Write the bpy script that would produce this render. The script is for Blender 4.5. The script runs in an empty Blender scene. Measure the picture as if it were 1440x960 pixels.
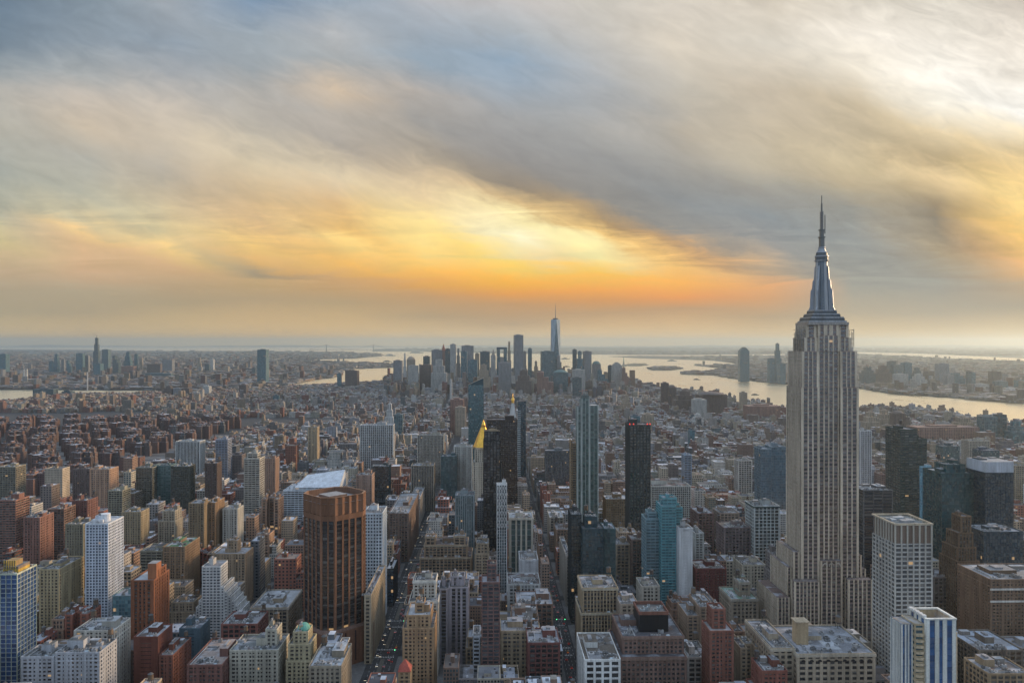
import bpy, math, random
from mathutils import Vector
from mathutils.geometry import tessellate_polygon
R = random.Random(11)
F, HC, PH = 1098.0, 305.0, 482.0          # focal length in photo pixels, eye height (m), horizon row
GA = 0.0273                               # the avenues run this much off the view axis
sc = bpy.context.scene
# ------------------------------------------------------------------ camera
cd = bpy.data.cameras.new('camera'); cam = bpy.data.objects.new('camera', cd); sc.collection.objects.link(cam)
cam.location = (0, 0, HC); cam.rotation_euler = (math.radians(90), 0, 0)
cd.sensor_width = 36; cd.lens = F / 1440 * 36; cd.shift_y = -(480 - PH) / 1440 * -1
cd.shift_y = (PH - 480) / 1440
cd.clip_start = 1; cd.clip_end = 400000
sc.camera = cam
sc.view_settings.view_transform = 'Standard'; sc.view_settings.look = 'None'
sc.view_settings.exposure = 0.0; sc.view_settings.gamma = 1; sc.view_settings.use_curve_mapping = False
cy = sc.cycles
cy.use_denoising = True; cy.denoiser = 'OPENIMAGEDENOISE'; cy.denoising_input_passes = 'RGB_ALBEDO_NORMAL'; cy.denoising_prefilter = 'ACCURATE'
cy.max_bounces = 5; cy.diffuse_bounces = 2; cy.glossy_bounces = 2; cy.transmission_bounces = 1; cy.volume_bounces = 1
cy.transparent_max_bounces = 4; cy.caustics_reflective = False; cy.caustics_refractive = False

def srgb(c):
    return tuple(((v / 255) / 12.92 if v / 255 <= .04045 else ((v / 255 + .055) / 1.055) ** 2.4) for v in c[:3])
# ------------------------------------------------------------------ node helper
class NT:
    def __init__(s, tree): s.t = tree; s.n = tree.nodes; s.l = tree.links
    def put(s, inp, v):
        if v is None: return
        if hasattr(v, 'is_output') or isinstance(v, bpy.types.NodeSocket): s.l.new(v, inp)
        else: inp.default_value = v
    def math(s, op, a, b=None, c=None, clamp=False):
        n = s.n.new('ShaderNodeMath'); n.operation = op; n.use_clamp = clamp
        for i, v in enumerate((a, b, c)): s.put(n.inputs[i], v)
        return n.outputs[0]
    def vmath(s, op, a, b=None):
        n = s.n.new('ShaderNodeVectorMath'); n.operation = op
        s.put(n.inputs[0], a); s.put(n.inputs[1], b)
        return n.outputs['Value'] if op in ('LENGTH', 'DOT_PRODUCT') else n.outputs[0]
    def comb(s, x, y, z=0.0):
        n = s.n.new('ShaderNodeCombineXYZ')
        for i, v in enumerate((x, y, z)): s.put(n.inputs[i], v)
        return n.outputs[0]
    def sep(s, v):
        n = s.n.new('ShaderNodeSeparateXYZ'); s.put(n.inputs[0], v); return n.outputs
    def mix(s, f, a, b, kind='MIX'):
        n = s.n.new('ShaderNodeMix'); n.data_type = 'RGBA'; n.blend_type = kind
        s.put(n.inputs[0], f)
        for i, v in ((6, a), (7, b)):
            if isinstance(v, tuple) and len(v) == 3: v = (*v, 1)
            s.put(n.inputs[i], v)
        return n.outputs[2]
    def noise(s, vec, scale, detail=4, rough=.55, dist=0.0):
        n = s.n.new('ShaderNodeTexNoise'); s.put(n.inputs['Vector'], vec)
        n.inputs['Scale'].default_value = scale; n.inputs['Detail'].default_value = detail
        n.inputs['Roughness'].default_value = rough; n.inputs['Distortion'].default_value = dist
        return n.outputs[0]
    def white(s, vec):
        n = s.n.new('ShaderNodeTexWhiteNoise'); n.noise_dimensions = '3D'; s.put(n.inputs['Vector'], vec); return n.outputs
    def attr(s, name):
        n = s.n.new('ShaderNodeAttribute'); n.attribute_name = name; return n.outputs
    def remap(s, v, a, b, c=0.0, d=1.0, smooth=False):
        n = s.n.new('ShaderNodeMapRange'); n.interpolation_type = 'SMOOTHSTEP' if smooth else 'LINEAR'
        s.put(n.inputs[0], v)
        for i, q in zip((1, 2, 3, 4), (a, b, c, d)): n.inputs[i].default_value = q
        return n.outputs[0]
# ------------------------------------------------------------------ sky
SKY = {   # bearing (as photo column) -> {height of the look direction (as photo row): colour}
 0: {0:(112,130,147),60:(122,138,152),105:(155,163,167),130:(180,178,172),180:(182,178,166),240:(165,169,162),300:(186,186,166),330:(222,205,155),350:(214,190,148),380:(202,176,142),410:(178,162,134),440:(178,162,130),480:(230,196,134)},
 120:{0:(138,152,164),60:(140,152,163),105:(172,175,175),140:(196,186,174),180:(208,193,172),220:(180,178,168),270:(184,182,165),310:(212,200,165),328:(246,210,150),345:(225,188,142),380:(212,176,138),410:(180,164,135),440:(178,160,128),480:(232,196,134)},
 240:{0:(160,167,174),60:(148,160,172),110:(168,172,176),150:(200,190,177),190:(207,194,174),235:(184,176,162),280:(200,186,158),320:(218,202,158),350:(244,208,140),375:(214,176,132),400:(190,164,128),425:(178,159,126),480:(234,198,134)},
 360:{0:(122,146,172),50:(160,170,178),100:(158,165,170),140:(180,176,170),185:(190,182,168),225:(220,204,174),270:(206,182,146),310:(228,192,140),345:(246,205,128),365:(232,186,118),382:(168,152,125),395:(196,166,120),420:(184,160,124),480:(238,198,132)},
 480:{0:(150,165,180),50:(180,182,184),95:(168,172,174),128:(212,192,168),160:(182,174,164),200:(176,168,158),245:(224,206,174),280:(226,190,138),320:(240,196,122),340:(255,218,136),375:(248,192,102),395:(208,164,110),425:(184,159,120),480:(240,198,130)},
 600:{0:(186,186,189),50:(160,172,184),90:(152,168,182),130:(184,176,168),170:(165,162,158),215:(172,162,148),245:(208,188,158),275:(240,214,168),320:(255,228,152),350:(255,224,140),380:(252,194,94),398:(232,170,88),415:(200,158,110),445:(184,158,120),480:(242,200,132)},
 720:{0:(196,192,190),45:(176,182,187),85:(148,168,187),125:(158,170,182),180:(160,160,160),230:(152,149,146),268:(150,138,122),288:(215,185,135),308:(255,238,178),345:(255,248,206),372:(255,218,112),395:(255,186,72),412:(236,162,78),428:(198,153,104),455:(188,158,120),480:(244,202,134)},
 840:{0:(206,201,192),60:(192,190,186),120:(172,176,180),180:(174,172,168),235:(152,152,151),285:(146,143,138),312:(186,156,112),332:(246,206,132),345:(255,240,176),362:(255,240,170),385:(255,204,94),408:(248,170,78),422:(218,154,88),440:(190,153,110),480:(242,200,134)},
 960:{0:(212,204,192),60:(216,206,190),120:(196,189,176),180:(188,178,162),235:(160,157,151),290:(142,146,148),330:(146,144,139),352:(190,154,112),374:(250,200,120),400:(255,184,88),418:(240,158,84),434:(192,152,110),480:(238,198,134)},
 1080:{0:(216,206,190),60:(216,209,196),120:(207,194,174),180:(197,184,162),235:(190,180,160),272:(156,154,148),310:(136,143,147),350:(148,148,146),382:(190,164,134),402:(232,170,112),420:(212,158,108),445:(184,156,120),480:(234,196,134)},
 1200:{0:(222,214,200),50:(247,239,226),100:(240,231,214),150:(206,190,162),190:(190,175,148),235:(214,196,160),262:(196,180,150),295:(146,146,140),340:(144,148,147),400:(158,157,148),440:(178,164,140),480:(230,194,134)},
 1320:{0:(226,219,206),60:(238,231,219),120:(253,248,237),155:(255,248,232),190:(226,206,168),220:(190,170,134),252:(236,208,158),285:(160,142,114),310:(134,126,112),350:(168,152,126),400:(150,150,143),440:(170,158,138),480:(224,190,134)},
 1440:{0:(208,198,186),60:(236,227,214),120:(248,241,229),163:(255,252,244),185:(248,232,200),215:(214,192,150),250:(244,210,145),290:(252,218,142),335:(255,206,116),372:(240,184,118),400:(180,156,126),430:(160,148,130),480:(218,186,132)},
}
BACK_LOW, BACK_HIGH = (0.72, 0.92, 1.20), (0.82, 1.06, 1.42)
SUN_EL, SUN_AZ, SUN_W = 13.0, 60.0, 4.3      # degrees above the horizon, degrees right of the view axis, strength
def build_world():
    w = bpy.data.worlds.new('World'); sc.world = w; w.use_nodes = True
    T = NT(w.node_tree); T.n.clear()
    out = T.n.new('ShaderNodeOutputWorld'); bg = T.n.new('ShaderNodeBackground'); T.l.new(bg.outputs[0], out.inputs[0])
    tc = T.n.new('ShaderNodeTexCoord'); d = tc.outputs['Generated']
    x, y, z = T.sep(d)
    yy = T.math('MAXIMUM', y, 0.05)
    t = T.math('DIVIDE', x, yy); e = T.math('DIVIDE', T.math('MAXIMUM', z, 0.0), yy)
    # cloud streaks slope down to the right: noise is stretched along that direction
    A = math.radians(-20); ca, sa = math.cos(A), math.sin(A)
    s1 = T.math('ADD', T.math('MULTIPLY', t, ca), T.math('MULTIPLY', e, sa))
    s2 = T.math('ADD', T.math('MULTIPLY', t, -sa), T.math('MULTIPLY', e, ca))
    v = T.comb(s1, T.math('MULTIPLY', s2, 2.6), 0.3)
    n1 = T.noise(v, 2.6, 5, .58, .6); n2 = T.noise(v, 8.0, 4, .52, .5); n3 = T.noise(T.vmath('ADD', v, (5.3, 2.1, 0)), 3.1, 4, .55, .4)
    v4 = T.comb(T.math('MULTIPLY', s1, 1.0), T.math('MULTIPLY', s2, 2.4), 1.7)
    n4 = T.noise(v4, 7.0, 5, .55, .5)
    n5 = T.noise(T.comb(s1, T.math('MULTIPLY', s2, 2.7), 4.1), 17.0, 7, .66, .7)
    n6 = T.noise(T.comb(T.math('MULTIPLY', t, 3.0), T.math('MULTIPLY', e, 26.0), 2.2), 1.9, 6, .66, .9)
    low = T.math('MULTIPLY', T.remap(e, .05, .08, 0, 1, True), T.remap(e, .14, .22, 1, 0, True))
    rough_r = T.remap(t, .25, .6, 1, 1.7, True)
    # calm towards the horizon
    calm = T.remap(e, .05, .16, .12, 1.0, True)
    def c0(n, k): return T.math('MULTIPLY', T.math('MULTIPLY', T.math('SUBTRACT', n, .5), k), calm)
    row = T.math('SUBTRACT', PH, T.math('MULTIPLY', e, F))
    row = T.math('ADD', row, T.math('ADD', c0(n1, 50.0), T.math('ADD', c0(n2, 26.0), T.math('ADD', c0(n5, 20.0), T.math('MULTIPLY', low, T.math('MULTIPLY', T.math('SUBTRACT', n6, .5), 50.0))))))
    col = T.math('ADD', 720.0, T.math('MULTIPLY', t, F))
    col = T.math('ADD', col, T.math('ADD', c0(n3, 110.0), c0(n2, 50.0)))
    col = T.math('MAXIMUM', T.math('MINIMUM', col, 1440.0), 0.0)
    slope = T.math('MULTIPLY', T.remap(row, 362, 408, 1, 0, True), T.remap(row, 60, 240, .16, .33, True))
    acc = None
    for cx, rows in SKY.items():
        off = T.math('MINIMUM', T.math('MAXIMUM', T.math('SUBTRACT', col, float(cx)), -120.0), 120.0)
        pos = T.math('DIVIDE', T.math('SUBTRACT', row, T.math('MULTIPLY', slope, off)), 500.0, clamp=True)
        cr = T.n.new('ShaderNodeValToRGB'); T.l.new(pos, cr.inputs[0]); cr.color_ramp.interpolation = 'LINEAR'
        el = cr.color_ramp.elements; items = sorted(rows.items())
        el[0].position = items[0][0] / 500; el[0].color = (*srgb(items[0][1]), 1)
        el[1].position = items[-1][0] / 500; el[1].color = (*srgb(items[-1][1]), 1)
        for r_, c_ in items[1:-1]:
            q = el.new(r_ / 500); q.color = (*srgb(c_), 1)
        wgt = T.math('SUBTRACT', 1.0, T.math('DIVIDE', T.math('ABSOLUTE', T.math('SUBTRACT', col, float(cx))), 120.0), clamp=True)
        m = T.vmath('SCALE', cr.outputs[0]); m_n = m.node; T.put(m_n.inputs['Scale'], wgt)
        acc = m if acc is None else T.vmath('ADD', acc, m)
    det = T.math('ADD', 1.0, T.math('ADD', T.math('MULTIPLY', rough_r, T.math('ADD', T.math('ADD', c0(n4, .26), c0(n5, .42)), c0(n2, .10))), T.math('MULTIPLY', low, T.math('MULTIPLY', T.math('SUBTRACT', n6, .5), .62))))
    sc_ = T.n.new('ShaderNodeVectorMath'); sc_.operation = 'SCALE'; T.l.new(acc, sc_.inputs[0]); T.l.new(det, sc_.inputs['Scale'])
    front = sc_.outputs[0]
    # the part of the sky the picture does not show: even high cloud over a Nishita dusk sky
    sky = T.n.new('ShaderNodeTexSky'); sky.sky_type = 'NISHITA'; sky.sun_disc = False
    sky.sun_elevation = math.radians(SUN_EL); sky.sun_rotation = math.radians(SUN_AZ)
    skv = T.n.new('ShaderNodeVectorMath'); skv.operation = 'SCALE'; T.l.new(sky.outputs[0], skv.inputs[0]); skv.inputs['Scale'].default_value = .06
    nb = T.noise(d, 3.0, 4, .6)
    back = T.mix(T.remap(z, 0.0, .6), BACK_LOW, BACK_HIGH)
    back = T.mix(T.remap(nb, .35, .65, 0, .35), back, (.70, .68, .66))
    back = T.mix(.25, back, skv.outputs[0])
    fy = T.remap(y, .30, .62, 0, 1, True); fz = T.remap(z, .40, .62, 1, 0, True)
    c = T.mix(T.math('MULTIPLY', fy, fz), back, front)
    T.l.new(c, bg.inputs[0]); bg.inputs[1].default_value = 1.0
build_world()
sl = bpy.data.lights.new('sun', 'SUN'); so = bpy.data.objects.new('sun', sl); sc.collection.objects.link(so)
sl.energy = SUN_W; sl.angle = math.radians(13); sl.color = (1.0, .69, .40)
_e, _a = math.radians(SUN_EL), math.radians(SUN_AZ)
so.rotation_euler = Vector((math.sin(_a) * math.cos(_e), math.cos(_a) * math.cos(_e), math.sin(_e))).to_track_quat('Z', 'Y').to_euler()
HAZE_DENSITY, HAZE_COLOR = 3.3e-5, (.54, .66, .73)

# ------------------------------------------------------------------ materials
MATS = {}
def material(name):
    m = bpy.data.materials.new(name); m.use_nodes = True; MATS[name] = m
    T = NT(m.node_tree); b = T.n['Principled BSDF']; return m, T, b
def attr_mat(name, rough, spots=0.0, spot_col=(.7, .72, .75), metallic=0.0, spec=.3, nscale=.12):
    m, T, b = material(name); a = T.attr('wall')[0]; g = T.n.new('ShaderNodeNewGeometry'); P = g.outputs['Position']
    st = T.noise(T.vmath('MULTIPLY', P, (1, 1, .22)), nscale, 4, .6)
    c = T.mix(1.0, a, T.mix(T.remap(st, .3, .7), (.74, .73, .72), (1.16, 1.16, 1.16)), 'MULTIPLY')
    run = T.noise(T.vmath('MULTIPLY', P, (1, 1, .035)), .55, 4, .6)
    c = T.mix(1.0, c, T.mix(T.remap(run, .35, .7), (.80, .79, .78), (1.12, 1.12, 1.12)), 'MULTIPLY')
    fine = T.noise(P, .9, 3, .6)
    c = T.mix(1.0, c, T.mix(T.remap(fine, .3, .7), (.86, .86, .86), (1.1, 1.1, 1.1)), 'MULTIPLY')
    if spots:
        sp = T.noise(P, .075, 5, .65, .8)
        c = T.mix(T.remap(sp, .5, .62, 0, spots), c, (*spot_col, 1))
    T.l.new(c, b.inputs['Base Color']); b.inputs['Roughness'].default_value = rough
    b.inputs['Metallic'].default_value = metallic; b.inputs['Specular IOR Level'].default_value = spec
    return m
M_WALL = attr_mat('masonry', .85)
M_ROOF = attr_mat('roofing', .8, .55, (.42, .45, .50), nscale=.08)
M_METAL = attr_mat('painted_metal', .45, metallic=.4, spec=.5)
M_GOLD = attr_mat('gilding', .3, metallic=.9, spec=.6)
M_ASPH = attr_mat('asphalt', .8, .25, (.10, .10, .105))
def glazing():
    m, T, b = material('glazing'); a = T.attr('wall')[0]
    uv = T.n.new('ShaderNodeUVMap'); u, v, _ = T.sep(uv.outputs[0])
    oi = T.n.new('ShaderNodeObjectInfo')
    cell = T.comb(T.math('FLOOR', u), T.math('FLOOR', v), T.math('MULTIPLY', oi.outputs['Random'], 91.0))
    w = T.white(cell); r1, r2, r3 = T.sep(w[1])
    fr = T.math('FRACT', v)
    blind = T.math('MULTIPLY', T.math('GREATER_THAN', r1, .62), T.math('GREATER_THAN', fr, T.math('ADD', .25, T.math('MULTIPLY', r2, .6))))
    c = T.mix(1.0, a, T.mix(r2, (.65, .65, .7), (1.5, 1.47, 1.4)), 'MULTIPLY')
    sr, sg, sb = T.sep(a); blind = T.math('MULTIPLY', blind, T.remap(T.math('DIVIDE', sr, sb), .55, .8, .12, 1.0))
    c = T.mix(T.math('MULTIPLY', blind, .5), c, (.30, .29, .26))
    T.l.new(c, b.inputs['Base Color']); T.l.new(T.math('ADD', .12, T.math('MULTIPLY', r3, .2)), b.inputs['Roughness'])
    b.inputs['Specular IOR Level'].default_value = .9; b.inputs['IOR'].default_value = 1.7
    lit = T.math('MULTIPLY', T.math('GREATER_THAN', r3, .9965), T.math('LESS_THAN', fr, .9))
    b.inputs['Emission Color'].default_value = (1.0, .62, .28, 1); T.l.new(T.math('MULTIPLY', lit, .42), b.inputs['Emission Strength'])
    return m
M_GLASS = glazing()
def farfacade():
    m, T, b = material('city_facade'); a = T.attr('wall')[0]; fen = T.attr('fen')[0]
    uv = T.n.new('ShaderNodeUVMap'); u, v, _ = T.sep(uv.outputs[0]); fw, fh, tint = T.sep(fen)
    g = T.n.new('ShaderNodeNewGeometry'); P = g.outputs['Position']
    def inside(q, wd): return T.math('LESS_THAN', T.math('ABSOLUTE', T.math('SUBTRACT', T.math('FRACT', q), .5)), T.math('MULTIPLY', wd, .5))
    win = T.math('MULTIPLY', inside(u, fw), inside(v, fh))
    w = T.white(T.comb(T.math('FLOOR', u), T.math('FLOOR', v), T.math('FLOOR', T.math('MULTIPLY', T.sep(P)[2], .0)))); r1, r2, r3 = T.sep(w[1])
    gl = T.mix(tint, (.018, .022, .027), (.05, .12, .14))
    gl = T.mix(1.0, gl, T.mix(r1, (.5, .5, .5), (2.0, 2.0, 2.0)), 'MULTIPLY')
    gl = T.mix(T.math('MULTIPLY', T.math('GREATER_THAN', r2, .8), .3), gl, (.25, .25, .23))
    st = T.noise(T.vmath('MULTIPLY', P, (1, 1, .25)), .09, 4, .62)
    c = T.mix(1.0, a, T.mix(T.remap(st, .3, .7), (.7, .7, .7), (1.2, 1.2, 1.2)), 'MULTIPLY')
    c = T.mix(win, c, gl)
    T.l.new(c, b.inputs['Base Color']); T.l.new(T.math('SUBTRACT', .85, T.math('MULTIPLY', win, .6)), b.inputs['Roughness'])
    b.inputs['Specular IOR Level'].default_value = .4
    lit = T.math('MULTIPLY', T.math('MULTIPLY', T.math('GREATER_THAN', r3, .9975), win), .5)
    b.inputs['Emission Color'].default_value = (1.0, .62, .28, 1); T.l.new(lit, b.inputs['Emission Strength'])
    return m
M_FAR = farfacade()
def plain(name, col, rough, spec=.3, emit=None, es=1.0):
    m, T, b = material(name); b.inputs['Base Color'].default_value = (*col, 1); b.inputs['Roughness'].default_value = rough
    b.inputs['Specular IOR Level'].default_value = spec
    g = T.n.new('ShaderNodeNewGeometry'); n = T.noise(g.outputs['Position'], .6, 3, .6)
    T.l.new(T.mix(1.0, (*col, 1), T.mix(n, (.8, .8, .8), (1.2, 1.2, 1.2)), 'MULTIPLY'), b.inputs['Base Color'])
    if emit: b.inputs['Emission Color'].default_value = (*emit, 1); b.inputs['Emission Strength'].default_value = es
    return m
M_RED = plain('tail_lamp', (.4, .02, .02), .4, emit=(1, .06, .03), es=1.2)
M_WHITE = plain('head_lamp', (.8, .8, .7), .3, emit=(1, .86, .6), es=3.0)
M_GREEN = plain('green_signal', (.02, .4, .1), .4, emit=(.1, 1, .35), es=4.0)
M_TYRE = plain('rubber', (.02, .02, .02), .8)
M_TWIG = plain('bare_twigs', (.075, .055, .045), .95)
def water_mat():
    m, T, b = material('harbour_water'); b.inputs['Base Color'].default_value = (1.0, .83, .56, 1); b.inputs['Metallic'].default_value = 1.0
    g = T.n.new('ShaderNodeNewGeometry'); P = g.outputs['Position']
    n = T.noise(T.vmath('MULTIPLY', P, (1, .35, 1)), .006, 5, .6)
    T.l.new(T.remap(n, .3, .7, .26, .34), b.inputs['Roughness']); b.inputs['Specular IOR Level'].default_value = .7; b.inputs['IOR'].default_value = 1.5
    bp = T.n.new('ShaderNodeBump'); bp.inputs['Strength'].default_value = .06; bp.inputs['Distance'].default_value = 1.0
    T.l.new(T.noise(P, .02, 4, .6), bp.inputs['Height']); T.l.new(bp.outputs[0], b.inputs['Normal'])
    return m
M_WATER = water_mat()

def muted(c, mat):      # city grime takes some of the hue out of brick and paint
    if mat not in (M_WALL, M_FAR): return c[:3]
    l = .3 * c[0] + .6 * c[1] + .1 * c[2]; k = .06 if c[0] > c[1] * 1.5 else 0
    return tuple(q * (1 - k) + l * k for q in c[:3])
# ------------------------------------------------------------------ mesh builder
class MB:
    def __init__(s): s.v = []; s.f = []; s.c = []; s.e = []; s.uv = []
    def face(s, pts, col, uv=None, fen=(0, 0, 0)):
        i = len(s.v); s.v.extend(pts); s.f.append(tuple(range(i, i + len(pts)))); s.c.append(col); s.e.append(fen)
        s.uv.extend(uv if uv else [(0.0, 0.0)] * len(pts))
    def box(s, x0, x1, y0, y1, z0, z1, col, top=None, bottom=False):
        a, b, c, d = (x0, y0), (x1, y0), (x1, y1), (x0, y1)
        for p, q in ((a, b), (b, c), (c, d), (d, a)):
            s.face([(*p, z0), (*q, z0), (*q, z1), (*p, z1)], col)
        s.face([(*a, z1), (*b, z1), (*c, z1), (*d, z1)], top or col)
        if bottom: s.face([(*a, z0), (*d, z0), (*c, z0), (*b, z0)], col)
    def cyl(s, x, y, z0, z1, r0, r1, col, n=12, cap=True):
        P = [(math.cos(2 * math.pi * k / n), math.sin(2 * math.pi * k / n)) for k in range(n)]
        for k in range(n):
            p, q = P[k], P[(k + 1) % n]
            if r1 > 1e-4: s.face([(x + p[0] * r0, y + p[1] * r0, z0), (x + q[0] * r0, y + q[1] * r0, z0), (x + q[0] * r1, y + q[1] * r1, z1), (x + p[0] * r1, y + p[1] * r1, z1)], col)
            else: s.face([(x + p[0] * r0, y + p[1] * r0, z0), (x + q[0] * r0, y + q[1] * r0, z0), (x, y, z1)], col)
        if cap and r1 > 1e-4: s.face([(x + p[0] * r1, y + p[1] * r1, z1) for p in P], col)
    def bar(s, p, q, w, col):
        p, q = Vector(p), Vector(q); d = (q - p).normalized(); u = d.cross(Vector((0, 0, 1)) if abs(d.z) < .9 else Vector((1, 0, 0))).normalized() * w / 2; t = d.cross(u).normalized() * w / 2
        A = [p + u + t, p - u + t, p - u - t, p + u - t]; B = [k + (q - p) for k in A]
        for k in range(4):
            j = (k + 1) % 4; s.face([tuple(A[k]), tuple(A[j]), tuple(B[j]), tuple(B[k])], col)
        s.face([tuple(k) for k in B], col); s.face([tuple(k) for k in reversed(A)], col)
    def frustum(s, r0, z0, r1, z1, col, cap=True):
        (a0, a1, b0, b1), (c0, c1, d0, d1) = r0, r1
        A = [(a0, b0), (a1, b0), (a1, b1), (a0, b1)]; C = [(c0, d0), (c1, d0), (c1, d1), (c0, d1)]
        for k in range(4):
            j = (k + 1) % 4; s.face([(*A[k], z0), (*A[j], z0), (*C[j], z1), (*C[k], z1)], col)
        if cap: s.face([(*k, z1) for k in C], col)
    def add(s, o, f=None):
        i = len(s.v); s.v.extend([f(p) for p in o.v] if f else o.v); s.f.extend(tuple(k + i for k in q) for q in o.f)
        s.c.extend(o.c); s.e.extend(o.e); s.uv.extend(o.uv)
    def mesh(s, name, mat):
        me = bpy.data.meshes.new(name); nl = sum(len(q) for q in s.f)
        me.vertices.add(len(s.v)); me.vertices.foreach_set('co', [k for p in s.v for k in p])
        me.loops.add(nl); me.loops.foreach_set('vertex_index', [k for q in s.f for k in q])
        me.polygons.add(len(s.f)); st = []; n = 0
        for q in s.f: st.append(n); n += len(q)
        me.polygons.foreach_set('loop_start', st); me.polygons.foreach_set('loop_total', [len(q) for q in s.f])
        me.update(calc_edges=True)
        a = me.attributes.new('wall', 'FLOAT_COLOR', 'FACE'); a.data.foreach_set('color', [k for c in s.c for k in (*muted(c, mat), 1)])
        if mat is M_FAR:
            a = me.attributes.new('fen', 'FLOAT_COLOR', 'FACE'); a.data.foreach_set('color', [k for c in s.e for k in (c[0], c[1], c[2], 1)])
        if mat in (M_FAR, M_GLASS):
            l = me.uv_layers.new(name='UVMap'); l.data.foreach_set('uv', [k for p in s.uv for k in p])
        me.materials.append(mat); me.validate(); return me
    def build(s, name, mat, parent=None, loc=None, rz=0, **tags):
        o = bpy.data.objects.new(name, s.mesh(name, mat)); sc.collection.objects.link(o)
        if parent: o.parent = parent
        if loc: o.location = loc
        if rz: o.rotation_euler = (0, 0, rz)
        for k, v in tags.items():
            if v: o[k] = v
        return o
def empty(name, loc, rz=0, **tags):
    o = bpy.data.objects.new(name, None); sc.collection.objects.link(o); o.location = loc; o.rotation_euler = (0, 0, rz); o.empty_display_size = 5
    for k, v in tags.items():
        if v: o[k] = v
    return o
def G(px, py):      # a place on the ground from where it lies in the view
    Y = HC * F / (py - PH); return ((px - 720) / F * Y, Y)
def inpoly(x, y, P):
    r = False; j = len(P) - 1
    for i in range(len(P)):
        (a, b), (c, d) = P[i], P[j]
        if (b > y) != (d > y) and x < (c - a) * (y - b) / (d - b) + a: r = not r
        j = i
    return r
def land(name, P, z1, col, mat=None, z0=-4):
    m = MB(); tri = tessellate_polygon([[Vector((x, y, 0)) for x, y in P]])
    for t in tri:
        t = list(t); a, b, c = (P[k] for k in t)
        if (b[0] - a[0]) * (c[1] - a[1]) - (b[1] - a[1]) * (c[0] - a[0]) < 0: b, c = c, b
        m.face([(*a, z1), (*b, z1), (*c, z1)], col)
    for k in range(len(P)):
        a, b = P[k], P[(k + 1) % len(P)]; m.face([(*a, z0), (*b, z0), (*b, z1), (*a, z1)], col)
    return m.build(name, mat or M_ASPH, kind='structure')

# ------------------------------------------------------------------ setting: water, land
m = MB(); m.face([(-60000, -3000, -3), (60000, -3000, -3), (60000, 60000, -3), (-60000, 60000, -3)], (.03, .04, .05)); m.build('harbour_water', M_WATER, kind='structure')
MAN = [(-2600, -2000), (-2900, 2300)] + [G(*p) for p in ((-60,571),(0,566),(42,563.5),(60,556),(215,553.6),(235,552.5),(300,550.3),(410,545),(470,542),(550,537),(600,532),(700,530),(780,532),(830,536),(900,543),(960,552),(1040,565),(1090,575),(1210,588),(1340,602),(1450,612),(1560,640))] + [(2600, 1200), (2600, -2000)]
land('ground', MAN, 0.0, (.05, .05, .052))
BKN = [G(*p) for p in ((-500,556),(0,547.5),(60,547.5),(210,548.5),(235,549),(300,548),(400,542),(440,534),(470,530),(488,519),(555,516.5),(560,511.5),(500,510),(455,508.5),(440,505.5),(500,503.8),(538,500.5),(530,497),(480,494.6),(360,493.3),(220,493.4),(110,491.8),(0,491.2),(-500,491))]
land('shore_land_east', BKN, 0.0, (.075, .08, .075))
NJA = [G(*p) for p in ((525,490.5),(540,493.4),(605,494.5),(720,497),(870,498.5),(960,499),(1100,497.6),(1205,494.5),(1300,497),(1440,503.5),(1900,525),(1900,488),(1200,488),(720,488))]
land('shore_land_far', NJA, 0.5, (.07, .08, .08))
NJB = [G(*p) for p in ((856,501),(900,500),(968,500.6),(1100,499),(1205,496.8),(1280,501),(1440,508.5),(1900,530),(1900,610),(1440,567),(1330,558),(1255,553.5),(1205,545),(1080,538),(1028,531.5),(1008,527.5),(957,526),(975,523),(1012,522),(1014,517.5),(975,513.5),(1040,511.5),(1000,506.5),(900,503.5))]
land('shore_land_west', NJB, 0.2, (.07, .075, .07))
land('island_ground', [G(*p) for p in ((910,518),(925,516),(945,516.3),(958,518.5),(945,520.5),(918,520.5))], 0.3, (.07, .08, .06))
land('island_ground', [G(*p) for p in ((878,512.5),(890,511),(905,511.4),(913,513),(900,514.5),(884,514.3))], 0.3, (.07, .08, .06))
FARH = MB()
for k in range(60):   # low far ridges beyond the lower bay
    x0 = -56000 + k * 1900; hh = 90 + 40 * math.sin(k * .7) + 20 * math.sin(k * 1.9)
    x1 = x0 + 1900; h2 = 90 + 40 * math.sin((k + 1) * .7) + 20 * math.sin((k + 1) * 1.9)
    FARH.face([(x0, 57500, -3), (x1, 57500, -3), (x1, 59500, h2), (x0, 59500, hh)], (.06, .08, .07))
FARH.build('hills', M_ASPH, kind='structure')
RID = MB(); xs = [525 + 20 * k for k in range(46)]
def rz_(p): return 30 + 90 * math.exp(-((p - 790) / 150) ** 2) + 22 * math.sin(p * .021) + 10 * math.sin(p * .07)
for a, b in zip(xs, xs[1:]):
    (xa, Y), (xb, _), (xc, Yb), (xd, _) = G(a, 494), G(b, 494), G(a, 492), G(b, 492)
    RID.face([(xa, Y, .6), (xb, Y, .6), (xd, Yb, rz_(b)), (xc, Yb, rz_(a))], (.055, .065, .055))
RID.build('hills', M_ASPH, kind='structure')
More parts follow.
